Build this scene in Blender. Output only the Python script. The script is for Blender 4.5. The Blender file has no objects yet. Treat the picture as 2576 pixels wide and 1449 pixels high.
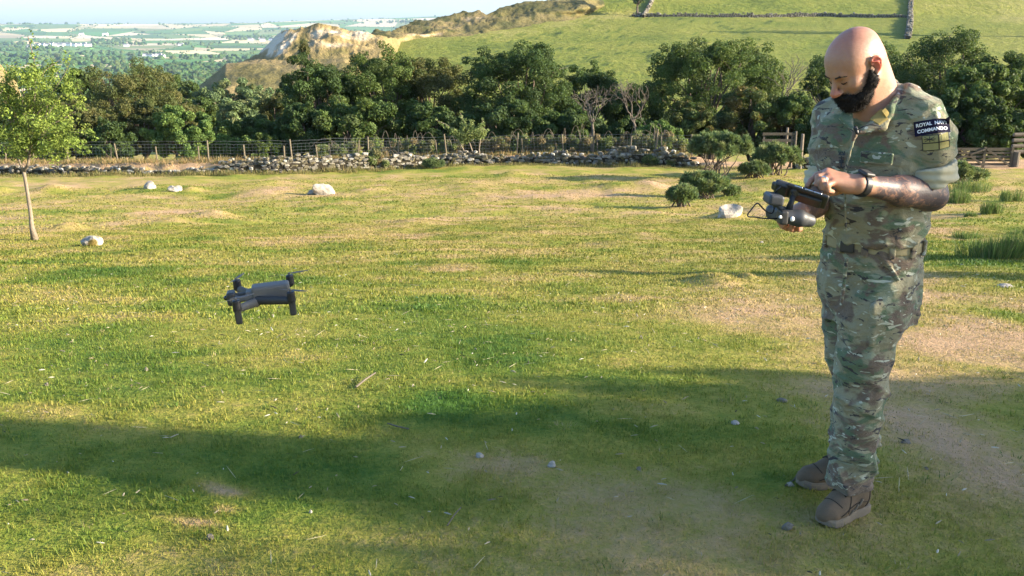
import bpy, math, random
import numpy as np
from mathutils import Vector, Matrix
R_=math.radians
C=bpy.context.scene.collection
scn=bpy.context.scene

# ---------------------------------------------------------------- camera, sky, sun, exposure
CAMZ=1.75; PITCH=16.0; FPX=2323.0
cam=bpy.data.objects.new('camera',bpy.data.cameras.new('camera')); C.objects.link(cam)
cam.data.sensor_width=36; cam.data.lens=36*FPX/2576
cam.location=(0,0,CAMZ); cam.rotation_euler=(R_(90-PITCH),0,0)
cam.data.clip_start=0.05; cam.data.clip_end=40000
scn.camera=cam
SUN_EL=17.0; SUN_AZ=99.0            # azimuth measured clockwise from +y: from the right, a touch behind the viewer
w=bpy.data.worlds.new('World'); scn.world=w; w.use_nodes=True
nt=w.node_tree; bg=nt.nodes['Background']
sky=nt.nodes.new('ShaderNodeTexSky'); sky.sky_type='NISHITA'; sky.sun_disc=False
sky.sun_elevation=R_(SUN_EL); sky.sun_rotation=R_(SUN_AZ); sky.altitude=200
sky.air_density=1.0; sky.dust_density=1.7; sky.ozone_density=4.0
nt.links.new(sky.outputs[0],bg.inputs[0]); bg.inputs[1].default_value=0.125
sl=bpy.data.lights.new('sun','SUN'); sl.energy=4.8; sl.angle=R_(0.5); sl.color=(1,0.86,0.66)
so=bpy.data.objects.new('sun',sl); C.objects.link(so); so.location=(30,-5,20)
sd=Vector((math.sin(R_(SUN_AZ))*math.cos(R_(SUN_EL)),math.cos(R_(SUN_AZ))*math.cos(R_(SUN_EL)),math.sin(R_(SUN_EL))))
so.rotation_euler=sd.to_track_quat('Z','Y').to_euler()
scn.view_settings.view_transform='Standard'; scn.view_settings.look='None'
scn.view_settings.exposure=2.0; scn.view_settings.gamma=1.0
scn.cycles.max_bounces=5; scn.cycles.diffuse_bounces=3; scn.cycles.glossy_bounces=2
scn.cycles.transmission_bounces=3; scn.cycles.volume_bounces=0; scn.cycles.transparent_max_bounces=4
scn.cycles.use_denoising=True

# ---------------------------------------------------------------- pixel -> world (2576 x 1449 picture grid)
ST,CT=math.sin(R_(PITCH)),math.cos(R_(PITCH))
def ray(u,v):
    r=(u-1288)/FPX; p=(724.5-v)/FPX
    return np.array([r,CT+p*ST,-ST+p*CT])
def P(u,v,y):
    d=ray(u,v); return np.array([0,0,CAMZ])+d*(y/d[1])

# ---------------------------------------------------------------- noise
_rs=np.random.RandomState(5); LAT=_rs.rand(64,64,64).astype(np.float32)
def vn3(x,y,z):
    xi=np.floor(x).astype(np.int64);yi=np.floor(y).astype(np.int64);zi=np.floor(z).astype(np.int64)
    fx=x-xi;fy=y-yi;fz=z-zi
    fx=fx*fx*(3-2*fx);fy=fy*fy*(3-2*fy);fz=fz*fz*(3-2*fz)
    g=lambda a,b,c:LAT[(xi+a)&63,(yi+b)&63,(zi+c)&63]
    def e(b,c): return g(0,b,c)*(1-fx)+g(1,b,c)*fx
    def h(c): return e(0,c)*(1-fy)+e(1,c)*fy
    return h(0)*(1-fz)+h(1)*fz
def vn2(x,y,s=0.0): return vn3(np.asarray(x,float),np.asarray(y,float),np.zeros_like(np.asarray(x,float))+s)
def fbm2(x,y,s=0.0,o=4):
    t=0;a=.5;n=0
    for k in range(o):
        t=t+a*vn2(np.asarray(x)*2**k+k*17.3,np.asarray(y)*2**k+k*9.1,s+k*3.7);n+=a;a*=.5
    return t/n
def sm(x,a,b):
    t=np.clip((np.asarray(x,float)-a)/(b-a),0,1); return t*t*(3-2*t)

# ---------------------------------------------------------------- terrain height
_py=np.array([-60,-20,-6,0,3.4,5,8,12,18,25,35,45,50,60,80,110,150,250,500,1000,2000,3000,20000],float)
_pz=np.array([6,1.8,.35,.05,0,-.14,-.62,-1.3,-2.36,-3.42,-4.6,-5.3,-5.6,-7.2,-11,-14.5,-18,-26,-50,-92,-117,-120,-120],float)
_ty=np.concatenate([np.linspace(-60,60,1200),np.geomspace(60.2,20000,500)])
_tz=np.interp(_ty,_py,_pz)
for _ in range(3): _tz[10:1180]=np.convolve(_tz,np.ones(21)/21,'same')[10:1180]
def prof(s): return np.interp(s,_ty,_tz)
def G0(x,y):
    x=np.asarray(x,float);y=np.asarray(y,float)
    s=np.where(y>0,np.hypot(x*np.where(y<60,.22,.22+.4*sm(y,60,400)),y),y)
    z=prof(s)
    z=z+0.012*x*sm(s,5,45)*(1-sm(s,90,300))
    a=.008+.15*sm(s,6,18)
    z=z+a*(fbm2(x*.45+3,y*.45+8,1.5,3)-.5)*1.8*(1-sm(s,60,100))
    z=z+.085*sm(s,5,12)*(fbm2(x*1.5,y*1.5,4.5,3)-.5)*(1-sm(s,60,80))
    z=z+.012*(vn2(x*3.1,y*3.1,9.5)-.5)*(1-sm(s,30,40))
    far=sm(s,1800,4000)
    z=z+far*26*(fbm2(x/1400,y/1400,7.7,3)-.5)
    hill=sm(s,5200,10500)
    top=118+70*sm(x,-3400,-1200)*(.4+fbm2(x/900,y/2500,2.2,3)*.8)+30*(fbm2(x/700,.3,5.1,3)-.5)
    z=z+hill*top-sm(s,10500,13000)*90
    return z
def place(u,v,fn=None,t0=1.5,t1=400):
    fn=fn or G0; d=ray(u,v); ts=np.geomspace(t0,t1,900)
    X=d[0]*ts;Y=d[1]*ts;Z=CAMZ+d[2]*ts
    q=Z-fn(X,Y); k=np.argmax(q<0) if (q<0).any() else len(ts)-1
    k=max(k,1); f=q[k-1]/(q[k-1]-q[k]+1e-9); t=ts[k-1]+f*(ts[k]-ts[k-1])
    return np.array([d[0]*t,d[1]*t,CAMZ+d[2]*t])
WL=[(-260,443),(0,440),(200,440),(400,440),(560,438),(700,438),(900,431),(1100,416),(1300,414),(1500,416),(1620,419),(1760,423),(1900,423),(2100,421),(2600,423)]
WLp=np.array([place(u,v) for u,v in WL]); WLp=WLp[np.argsort(WLp[:,0])]
for _ in range(1): WLp[1:-1,1]=(WLp[:-2,1]+WLp[1:-1,1]*2+WLp[2:,1])/4
def wy(x): return np.interp(x,WLp[:,0],WLp[:,1])
MOUNDS=[(135,478,90,.20),(5,482,50,.16),(1800,712,150,.075),(1880,705,60,.06),(480,478,50,.12),(1290,440,90,.12),(1450,436,90,.10),(640,490,150,.12),(930,482,100,.12),(540,545,120,.15),
        (440,560,100,.1),(1560,468,140,.12),(1420,500,220,.12),(170,575,90,.12),(1640,470,100,.15),(2250,452,300,.30),(1050,560,200,.08),(1830,548,110,.16),(1950,470,160,.2),(700,462,120,.12),(1180,470,170,.08)]
MP=[]
for u,v,wp,h in MOUNDS:
    p=place(u,v); dd=np.hypot(p[0],p[1]); MP.append((p[0],p[1],wp/FPX*dd*.5,h))
def G(x,y):
    x=np.asarray(x,float);y=np.asarray(y,float)
    z=G0(x,y)
    for mx,my,rw,h in MP:
        q=((x-mx)/rw)**2+((y-my)/(rw*1.1+.25))**2
        z=z+1.3*h*np.exp(-q*1.6)
    o=y-wy(x)
    z=z+.50*sm(o,.05,.45)*(1-sm(o,2.2,4.5))*sm(x,-60,-30)*(1-sm(x,9,12))
    return z
def gz(x,y): return float(G(np.array([x]),np.array([y]))[0])
def on(u,v): 
    p=place(u,v,G); p[2]=gz(p[0],p[1]); return p

# ---------------------------------------------------------------- mesh helpers
def mkmesh(name,V,F,mat=None,smooth=False,attrs=None,mats=None,midx=None):
    V=np.asarray(V,np.float32).reshape(-1,3)
    if not isinstance(F,list): F=[F]
    F=[np.asarray(f,np.int32) for f in F if len(f)]
    me=bpy.data.meshes.new(name)
    me.vertices.add(len(V)); me.vertices.foreach_set('co',V.ravel())
    L=np.concatenate([f.ravel() for f in F]); n=sum(len(f) for f in F)
    st=[];o=0
    for f in F:
        k=f.shape[1]; st.append(o+np.arange(len(f))*k); o+=f.size
    me.loops.add(len(L)); me.loops.foreach_set('vertex_index',L)
    me.polygons.add(n); me.polygons.foreach_set('loop_start',np.concatenate(st).astype(np.int32))
    me.polygons.foreach_set('use_smooth',np.full(n,bool(smooth)))
    if midx is not None: me.polygons.foreach_set('material_index',np.asarray(midx,np.int32))
    for m_ in (mats or ([mat] if mat else [])): me.materials.append(m_)
    for k,a in (attrs or {}).items():
        a=np.asarray(a,np.float32)
        if a.ndim==1:
            at=me.attributes.new(k,'FLOAT','POINT'); at.data.foreach_set('value',a)
        else:
            at=me.attributes.new(k,'FLOAT_COLOR','POINT')
            if a.shape[1]==3: a=np.concatenate([a,np.ones((len(a),1),np.float32)],1)
            at.data.foreach_set('color',a.ravel())
    me.update(calc_edges=True); me.validate()
    return me
def link(name,me,parent=None,loc=(0,0,0),rot=None):
    o=bpy.data.objects.new(name,me); C.objects.link(o); o.location=loc
    if rot: o.rotation_euler=rot
    if parent: o.parent=parent
    return o
def tag(o,label=None,cat=None,group=None,kind=None):
    if label: o['label']=label
    if cat: o['category']=cat
    if group: o['group']=group
    if kind: o['kind']=kind
    return o
def thing(name,label,cat,loc=(0,0,0),rz=0,group=None):
    o=bpy.data.objects.new(name,None); C.objects.link(o); o.location=loc; o.rotation_euler=(0,0,rz); o.empty_display_size=.1
    return tag(o,label,cat,group)
class MB:
    def __init__(s): s.V=[];s.F={};s.n=0;s.A=[]
    def add(s,V,F,col=None):
        V=np.asarray(V,float).reshape(-1,3); F=np.asarray(F,int)
        s.F.setdefault(F.shape[1],[]).append(F+s.n); s.V.append(V); s.n+=len(V)
        if col is not None: s.A.append(np.tile(np.asarray(col,float),(len(V),1)) if np.ndim(col)==1 else np.asarray(col))
        return s
    def tube(s,pts,rad,k=8,cap=True,col=None,sq=1.0):
        pts=np.asarray(pts,float); n=len(pts); rad=np.broadcast_to(np.asarray(rad,float),(n,))
        T=np.gradient(pts,axis=0); T/=np.linalg.norm(T,axis=1)[:,None]+1e-9
        up=np.array([0,0,1.]) if abs(T[0][2])<.9 else np.array([1.,0,0])
        V=[]
        a=np.arange(k)/k*2*math.pi
        N=np.cross(T[0],up);N/=np.linalg.norm(N)
        for i in range(n):
            N=N-T[i]*N.dot(T[i]);N/=np.linalg.norm(N)+1e-9;B=np.cross(T[i],N)
            V.append(pts[i]+rad[i]*(np.cos(a)[:,None]*N+sq*np.sin(a)[:,None]*B))
        V=np.concatenate(V); F=[]
        for i in range(n-1):
            for j in range(k): F.append((i*k+j,i*k+(j+1)%k,(i+1)*k+(j+1)%k,(i+1)*k+j))
        m=s.n; s.add(V,F,col)
        if cap:
            for i in (0,n-1):
                c=pts[i]; b=m+i*k; base=s.n
                s.V.append(c[None]);s.n+=1
                if col is not None: s.A.append(np.asarray(col,float)[None])
                tri=[(b+j,b+(j+1)%k,base) if i else (b+(j+1)%k,b+j,base) for j in range(k)]
                s.F.setdefault(3,[]).append(np.asarray(tri))
        return s
    def box(s,c,sz,rot=None,col=None,taper=1.0,bev=0.0):
        c=np.asarray(c,float);sz=np.asarray(sz,float)/2
        if bev<=0:
            v=np.array([(x,y,z) for z in(-1,1) for y in(-1,1) for x in(-1,1)],float)
            v[v[:,2]>0,:2]*=taper; v=v*sz
            F=[(0,2,3,1),(4,5,7,6),(0,1,5,4),(2,6,7,3),(0,4,6,2),(1,3,7,5)]
            if rot is not None: v=v@np.asarray(rot).T
            s.add(v+c,F,col)
        else:   # 3 layer chamfered box
            b=bev; L=[]
            for z,ins in((-sz[2],b),(-sz[2]+b,0),(sz[2]-b,0),(sz[2],b)):
                t=taper if z>0 else 1
                X=sz[0]*t-ins;Y=sz[1]*t-ins;q=b
                for x,y in((-X,-Y+q),(-X+q,-Y),(X-q,-Y),(X,-Y+q),(X,Y-q),(X-q,Y),(-X+q,Y),(-X,Y-q)): L.append((x,y,z))
            v=np.array(L); 
            if rot is not None: v=v@np.asarray(rot).T
            F=[(i*8+j,i*8+(j+1)%8,i*8+8+(j+1)%8,i*8+8+j) for i in range(3) for j in range(8)]
            m=s.n; s.add(v+c,F,col)
            s.F.setdefault(8,[]).append(np.array([[m+7-j for j in range(8)],[m+24+j for j in range(8)]]))
        return s
    def build(s,name,mat,parent=None,loc=(0,0,0),smooth=False,rot=None,off=None):
        V=np.concatenate(s.V)
        if off is not None: V=V-np.asarray(off)
        me=mkmesh(name,V,[np.concatenate(f) for f in s.F.values()],mat,smooth,{'tint':np.concatenate(s.A)} if s.A else None)
        return link(name,me,parent,loc,rot)
def ico(n):
    import bmesh
    b=bmesh.new(); bmesh.ops.create_icosphere(b,subdivisions=n,radius=1)
    V=np.array([v.co[:] for v in b.verts]); F=np.array([[v.index for v in f.verts] for f in b.faces]); b.free()
    return V,F
ICO={k:ico(k) for k in(1,2,3,4)}
def rotz(a): c,s=math.cos(a),math.sin(a); return np.array([[c,-s,0],[s,c,0],[0,0,1]])
def rotx(a): c,s=math.cos(a),math.sin(a); return np.array([[1,0,0],[0,c,-s],[0,s,c]])
def roty(a): c,s=math.cos(a),math.sin(a); return np.array([[c,0,s],[0,1,0],[-s,0,c]])

# ---------------------------------------------------------------- materials
class NT:
    def __init__(s,name,rough=.8,spec=.3):
        m=bpy.data.materials.new(name); m.use_nodes=True; s.m=m; s.t=m.node_tree; s.b=s.t.nodes['Principled BSDF']; s.out=s.t.nodes['Material Output']
        s.b.inputs['Roughness'].default_value=rough; s.b.inputs['Specular IOR Level'].default_value=spec
    def n(s,t,**k):
        a=s.t.nodes.new('ShaderNode'+t)
        for q,v in k.items(): setattr(a,q,v)
        return a
    def l(s,a,b): s.t.links.new(a,b)
    def co(s,kind='Object',scale=(1,1,1),rot=(0,0,0)):
        c=s.n('TexCoord'); mp=s.n('Mapping'); mp.inputs['Scale'].default_value=scale; mp.inputs['Rotation'].default_value=rot
        s.l(c.outputs[kind],mp.inputs[0]); return mp.outputs[0]
    def noise(s,co,scale,detail=4,rough=.55,dist=0.0):
        a=s.n('TexNoise'); a.inputs['Scale'].default_value=scale; a.inputs['Detail'].default_value=detail; a.inputs['Roughness'].default_value=rough; a.inputs['Distortion'].default_value=dist
        s.l(co,a.inputs['Vector']); return a.outputs['Fac']
    def ramp(s,fac,stops,interp='LINEAR'):
        a=s.n('ValToRGB'); a.color_ramp.interpolation=interp; e=a.color_ramp.elements
        while len(e)<len(stops): e.new(.5)
        for q,(p,c) in zip(e,stops): q.position=p; q.color=(*c,1) if len(c)==3 else c
        s.l(fac,a.inputs[0]); return a.outputs[0]
    def step(s,fac,a,b): return s.ramp(fac,[(a,(0,0,0)),(b,(1,1,1))])
    def mix(s,fac,a,b,mode='MIX'):
        m=s.n('Mix',data_type='RGBA',blend_type=mode)
        for i,x in((0,fac),(6,a),(7,b)):
            if hasattr(x,'links'): s.l(x,m.inputs[i])
            elif i==0: m.inputs[0].default_value=x
            else: m.inputs[i].default_value=(*x,1)
        return m.outputs[2]
    def attr(s,name,out='Fac'):
        a=s.n('Attribute',attribute_name=name); return a.outputs[out]
    def math(s,op,a,b=0.0):
        m=s.n('Math',operation=op)
        for i,x in((0,a),(1,b)):
            if hasattr(x,'links'): s.l(x,m.inputs[i])
            else: m.inputs[i].default_value=x
        return m.outputs[0]
    def base(s,c):
        if hasattr(c,'links'): s.l(c,s.b.inputs['Base Color'])
        else: s.b.inputs['Base Color'].default_value=(*c,1)
        return s
    def bump(s,h,strength=.3,dist=.01):
        b=s.n('Bump'); b.inputs['Strength'].default_value=strength; b.inputs['Distance'].default_value=dist
        s.l(h,b.inputs['Height']); s.l(b.outputs[0],s.b.inputs['Normal']); return s
def plain(name,c,rough=.6,spec=.3,var=.15,scale=20,bump=.1,dist=.003,metal=0):
    m=NT(name,rough,spec); co=m.co(); f=m.noise(co,scale,5)
    m.base(m.mix(f,tuple(x*(1-var) for x in c),tuple(x*(1+var) for x in c)))
    m.b.inputs['Metallic'].default_value=metal
    if bump: m.bump(m.noise(co,scale*3,4),bump,dist)
    return m.m
def leafmat(name,trans=.35):
    m=NT(name,.65,.25); a=m.attr('tint','Color')
    m.base(a); tr=m.n('BsdfTranslucent'); m.l(m.mix(.5,a,(.10,.14,.02)),tr.inputs[0])
    ms=m.n('MixShader'); ms.inputs[0].default_value=trans
    m.l(m.b.outputs[0],ms.inputs[1]); m.l(tr.outputs[0],ms.inputs[2]); m.l(ms.outputs[0],m.out.inputs[0])
    return m.m
M={}
M['leaf']=leafmat('leaf',.38); M['blade']=leafmat('grass_blade',.35)
M['bark']=plain('bark',(.13,.10,.075),.9,.1,.5,14,.6,.03)
M['palebark']=plain('pale_bark',(.19,.155,.115),.9,.1,.5,9,.6,.02)
M['deadwood']=plain('dead_wood',(.125,.105,.08),.9,.1,.35,6,.5,.02)
M['postwood']=plain('post_wood',(.15,.125,.085),.9,.1,.35,9,.5,.01)
M['oldwood']=plain('old_grey_wood',(.085,.072,.052),.9,.1,.35,9,.5,.01)
M['wire']=plain('galvanised_wire',(.16,.17,.16),.5,.5,.1,5,0)

def terrain_mat(name,far=False):
    m=NT(name,.95,.1); co=m.co()
    dry=m.attr('dry')
    n1=m.noise(co,1.3,6,.65); n2=m.noise(co,9,5,.7); n3=m.noise(co,45,4,.7)
    d=m.math('ADD',dry,m.math('MULTIPLY',m.math('SUBTRACT',n1,.5),.55)); d=m.math('ADD',d,m.math('MULTIPLY',m.math('SUBTRACT',n2,.5),.7)); d=m.math('ADD',d,m.math('MULTIPLY',m.math('SUBTRACT',n3,.5),.5))
    c=m.ramp(d,[(.05,(.055,.115,.015)),(.28,(.15,.185,.026)),(.50,(.26,.24,.045)),(.76,(.36,.262,.10)),(1.0,(.43,.28,.155))])
    spk=m.step(m.noise(co,120,2,.8),.28,.40)
    c=m.mix(m.math('MULTIPLY',m.math('SUBTRACT',1.0,spk),.6),c,(.04,.05,.012))
    m.base(c)
    h=m.math('ADD',m.math('MULTIPLY',n2,1.0),m.math('MULTIPLY',n3,.5))
    m.bump(h,.9,.06)
    return m.m
M['ground']=terrain_mat('field_turf')

def rockmat(name,a,b,moss=None,scale=6):
    m=NT(name,.9,.2); co=m.co(); n=m.noise(co,scale,6,.6); n2=m.noise(co,scale*4,4,.7)
    c=m.ramp(n,[(.3,a),(.7,b)]); c=m.mix(m.step(n2,.62,.72),c,(.05,.05,.045))
    if moss: 
        c=m.mix(m.step(m.noise(co,scale*.7,3,.5),.52,.6),c,moss)
    m.base(c); m.bump(n2,.8,.03); return m.m
M['rock']=rockmat('pale_limestone',(.19,.17,.14),(.48,.43,.35))
M['rockmoss']=rockmat('mossy_rock',(.2,.18,.14),(.40,.36,.29),(.13,.095,.025))
M['greyrock']=rockmat('grey_stone',(.13,.115,.09),(.28,.245,.19),None,30)
M['wallstone']=NT('drystone',.9,.2)
_m=M['wallstone']; _c=_m.co(); _t=_m.attr('tint','Color'); _n=_m.noise(_c,9,5,.65)
_m.base(_m.mix(_m.step(_m.noise(_c,3.5,4,.6),.50,.68),_m.mix(_n,(.3,.3,.3),(1.5,1.45,1.4),'MIX') if False else _m.mix(1.0,_t,_m.ramp(_n,[(.3,(.55,.55,.55)),(.7,(1.2,1.2,1.15))]),'MULTIPLY'),(.10,.085,.03)))
_m.bump(_n,.8,.04); M['wallstone']=_m.m
M['gap_shade']=plain('wall_gap_shade',(.035,.03,.02),1,.05,.4,8,.4,.03)

# ---------------------------------------------------------------- dryness map shared by turf and blades
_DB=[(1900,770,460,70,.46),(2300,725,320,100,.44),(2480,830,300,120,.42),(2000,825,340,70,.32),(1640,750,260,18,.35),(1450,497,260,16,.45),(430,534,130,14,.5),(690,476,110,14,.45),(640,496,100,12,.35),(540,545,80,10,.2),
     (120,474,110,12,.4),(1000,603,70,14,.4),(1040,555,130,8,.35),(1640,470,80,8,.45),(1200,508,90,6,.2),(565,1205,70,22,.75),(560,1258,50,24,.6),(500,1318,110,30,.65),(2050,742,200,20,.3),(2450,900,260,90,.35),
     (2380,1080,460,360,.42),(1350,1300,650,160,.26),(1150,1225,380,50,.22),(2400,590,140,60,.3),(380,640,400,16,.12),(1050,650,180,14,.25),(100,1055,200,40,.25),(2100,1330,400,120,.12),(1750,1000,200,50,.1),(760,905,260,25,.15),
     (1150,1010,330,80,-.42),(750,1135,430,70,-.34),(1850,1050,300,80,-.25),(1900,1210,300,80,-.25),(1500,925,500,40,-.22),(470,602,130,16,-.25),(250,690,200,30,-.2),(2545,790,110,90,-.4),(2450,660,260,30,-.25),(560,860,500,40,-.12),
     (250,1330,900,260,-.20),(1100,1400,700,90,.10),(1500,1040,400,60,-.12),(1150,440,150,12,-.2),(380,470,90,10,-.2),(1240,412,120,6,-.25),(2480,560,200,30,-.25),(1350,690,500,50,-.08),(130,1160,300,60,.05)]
DBW=[]
for u,v,wu,hv,s in _DB:
    c=place(u,v);a=place(u,v-hv/2);b=place(u,v+hv/2);d=np.hypot(c[0],c[1])
    DBW.append((c[0],c[1],wu/FPX*d*.55,max(abs(a[1]-b[1])*.55,.06),s))
def dry(x,y):
    x=np.asarray(x,float);y=np.asarray(y,float)
    r=np.hypot(x,y)
    f=.49+.80*(fbm2(x*.28+5,y*.42+2,3.3,4)-.5)+.70*(fbm2(x*1.4,y*1.9,6.1,3)-.5)+.10*sm(r,9,30)-.02
    wx=x+.5*(vn2(x*1.2,y*1.2,1.1)-.5);wyy=y+.6*(vn2(x*1.2,y*1.2,2.1)-.5)
    bk=.45+1.1*fbm2(x*3.1+7,y*3.9,2.9,3)
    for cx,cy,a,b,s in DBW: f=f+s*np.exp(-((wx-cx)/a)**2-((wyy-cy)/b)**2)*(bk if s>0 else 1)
    o=y-wy(x); f=f+.55*sm(o,-.1,.5)*(1-sm(o,4,8))*sm(x,-60,-50)
    return f

# ---------------------------------------------------------------- ground sheet (polar, reaches the horizon)
azf=np.radians(np.arange(-36,36.01,.115)); azc=np.radians(np.concatenate([np.arange(39,180,6),np.arange(180,324,6)]))
az=np.concatenate([azf,azc]); az=np.sort((az+2*np.pi)%(2*np.pi))
rr=np.concatenate([[0.02,.3,.8,1.3,1.8,2.1],np.geomspace(2.3,62,330),np.geomspace(64,400,50),np.geomspace(430,16000,60)])
A,RR=np.meshgrid(az,rr); X=np.sin(A)*RR;Y=np.cos(A)*RR
Z=G(X,Y)-1.2*sm(RR,700,900)*(RR<15999)
nr,na=X.shape
V=np.stack([X,Y,Z],-1).reshape(-1,3)
i,j=np.meshgrid(np.arange(nr-1),np.arange(na),indexing='ij'); i=i.ravel();j=j.ravel();j2=(j+1)%na
F=np.stack([i*na+j,(i+1)*na+j,(i+1)*na+j2,i*na+j2],1)[:,::-1]
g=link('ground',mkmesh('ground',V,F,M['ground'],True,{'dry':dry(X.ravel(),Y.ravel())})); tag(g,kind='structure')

# ---------------------------------------------------------------- turf blades
rng=np.random.RandomState(11)
def blades(r0,r1,dens,h0,h1,w0,w1,lean=.7):
    n=int(.5*(r1*r1-r0*r0)*2*math.radians(33)*dens)
    r=np.sqrt(rng.uniform(r0*r0,r1*r1,n)); a=rng.uniform(-math.radians(33),math.radians(33),n)
    x=np.sin(a)*r;y=np.cos(a)*r
    cl=fbm2(x*7,y*7,4.4,2); keep=rng.rand(n)<np.clip(.35+1.3*(cl-.3),.12,1); x=x[keep];y=y[keep];cl=cl[keep];n=len(x)
    return x,y,cl,h0,h1,w0,w1,lean
Vb=[];Fb=[];Cb=[];nb=0
_c=np.array([[.045,.115,.013],[.14,.185,.024],[.26,.245,.042],[.37,.275,.10],[.44,.31,.16]]);_p=[0.0,.30,.52,.78,1.05]
for x,y,cl,h0,h1,w0,w1,lean in (blades(2.2,4.2,11500,.008,.030,.0022,.0042),blades(4.2,7,5200,.009,.032,.0032,.006),blades(7,12,2100,.014,.042,.006,.012),blades(12,24,760,.016,.05,.010,.022),blades(24,44,110,.02,.07,.02,.045)):
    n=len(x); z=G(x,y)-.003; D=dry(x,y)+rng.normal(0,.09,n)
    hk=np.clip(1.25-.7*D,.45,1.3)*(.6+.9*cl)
    h=rng.uniform(h0,h1,n)*hk*.82; wd=rng.uniform(w0,w1,n); th=rng.uniform(0,2*math.pi,n); ln=rng.uniform(.2,1.5,n)*lean
    dx,dy=np.cos(th),np.sin(th); lx=h*ln*np.cos(th+1.4+rng.uniform(-.6,.6,n)); ly=h*ln*np.sin(th+1.4+rng.uniform(-.6,.6,n))
    b0=np.stack([x-dx*wd/2,y-dy*wd/2,z],1);b1=np.stack([x+dx*wd/2,y+dy*wd/2,z],1)
    m=np.stack([x+lx*.35,y+ly*.35,z+h*.6],1); mw=np.stack([dx*wd*.4,dy*wd*.4,0*x],1)
    t=np.stack([x+lx,y+ly,z+h],1)
    Vq=np.stack([b0,b1,m+mw,m-mw,t],1).reshape(-1,3)
    k=np.arange(n)[:,None]*5+nb
    Fb.append(k+np.array([0,1,2,3])); Fb.append(k+np.array([3,2,4])); nb+=5*n; Vb.append(Vq)
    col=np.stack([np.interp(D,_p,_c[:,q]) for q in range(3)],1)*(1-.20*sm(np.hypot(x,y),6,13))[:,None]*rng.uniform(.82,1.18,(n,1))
    Cb.append(np.repeat(col,5,0))
q4=[f for f in Fb if f.shape[1]==4];q3=[f for f in Fb if f.shape[1]==3]
gr=link('grass',mkmesh('grass',np.concatenate(Vb),[np.concatenate(q4),np.concatenate(q3)],M['blade'],False,{'tint':np.concatenate(Cb)}))
tag(gr,'short grazed turf with green and straw patches','grass',kind='stuff')

# pale bits of dead leaf, twig and daisies lying in the turf
mb=MB(); n=1500
r=np.sqrt(rng.uniform(2.3**2,15**2,n))*rng.uniform(.45,1,n); r=np.clip(r,2.3,30); a=rng.uniform(-.56,.56,n)
x=np.sin(a)*r;y=np.cos(a)*r;z=G(x,y)
for k in range(n):
    t=rng.rand(); s=rng.uniform(.006,.016)*(1+r[k]*.05); 
    if t<.34: col=rng.choice([0,1]); col=[(.50,.47,.38),(.40,.33,.22)][col]
    elif t<.62: col=(.28,.22,.14)
    elif t<.74: col=(.05,.04,.03)
    else: col=(.46,.40,.26)
    th=rng.uniform(0,6.28); L=s*rng.uniform(1,2.6) if t<.8 else s*5; W=s*.5 if t<.8 else .0025*(1+r[k]*.08)
    u=np.array([math.cos(th),math.sin(th),rng.uniform(-.1,.35)])*L/2;v=np.array([-math.sin(th),math.cos(th),rng.uniform(-.3,.3)])*W/2
    c=np.array([x[k],y[k],z[k]+.014])
    up=np.array([0,0,W*.5])
    mb.add([c-u-v*.6,c-u*.3-v,c+u-v*.4,c+u+v*.4,c-u*.2+v,c-u+v*.5,c+up],[(0,1,6),(1,2,6),(2,3,6),(3,4,6),(4,5,6),(5,0,6)],np.array(col)*rng.uniform(.8,1.2))
lt=mb.build('leaf_litter',M['blade']); tag(lt,'scattered pale dead leaves, twigs and daisies in the turf','litter',kind='stuff')

# ---------------------------------------------------------------- stones
def rock(c,sz,name,mat,seed,lvl=3,rz=0,amp=.28,ang=.5,shear=0.0,label=None,cat='rock',group=None,sink=.34):
    V,F=ICO[lvl]; rs=np.random.RandomState(seed)
    V=V.copy()
    for k in range(9):                              # planar cuts make facets
        nrm=rs.normal(size=3);nrm/=np.linalg.norm(nrm); d=rs.uniform(.55,.85); q=V@nrm; V-=np.outer(np.maximum(q-d,0)*ang*1.6,nrm)
    o=rs.rand(3)*50
    dsp=(vn3(V[:,0]*1.6+o[0],V[:,1]*1.6+o[1],V[:,2]*1.6+o[2])-.5)*amp*2+(vn3(V[:,0]*5+o[0],V[:,1]*5+o[1],V[:,2]*5+o[2])-.5)*amp*.7
    V=V*(1+dsp[:,None]); V=V*np.asarray(sz)/2
    V[:,0]+=V[:,2]*shear
    V=V@rotz(rz).T; V[:,2]+=sz[2]*(.5-sink)
    o=link(name,mkmesh(name,V,F,mat,False),loc=c); tag(o,label,cat,group); return o
def rock_at(u,v,wpx,hpx,depthf,*a,**k):
    p=on(u,v); d=math.hypot(p[0],p[1]); s=1/FPX*d
    return rock(p,(wpx*s,wpx*s*depthf,hpx*s*1.5),*a,**k)
rock_at(375,474,32,20,.8,'boulder',M['rock'],3,label='small pale boulder with shadow beside it, near the left stretch of stone wall')
rock_at(443,481,34,14,.8,'boulder',M['rock'],14,label='low half buried stone just right of the small pale boulder')
rock_at(818,490,56,30,.7,'boulder',M['rock'],5,rz=.3,shear=-.3,label='large bright white boulder standing in mid field')
rock_at(784,489,26,13,.8,'boulder',M['rock'],6,label='small pale stone touching the left side of the large white boulder')
rock_at(233,618,52,26,.8,'boulder',M['rockmoss'],8,rz=-.2,label='squat boulder half covered in orange moss near the sapling')
rock_at(1836,545,64,36,.6,'boulder',M['rock'],9,rz=.2,shear=.35,ang=.9,label='wedge shaped pale boulder below the gorse bushes')
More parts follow.
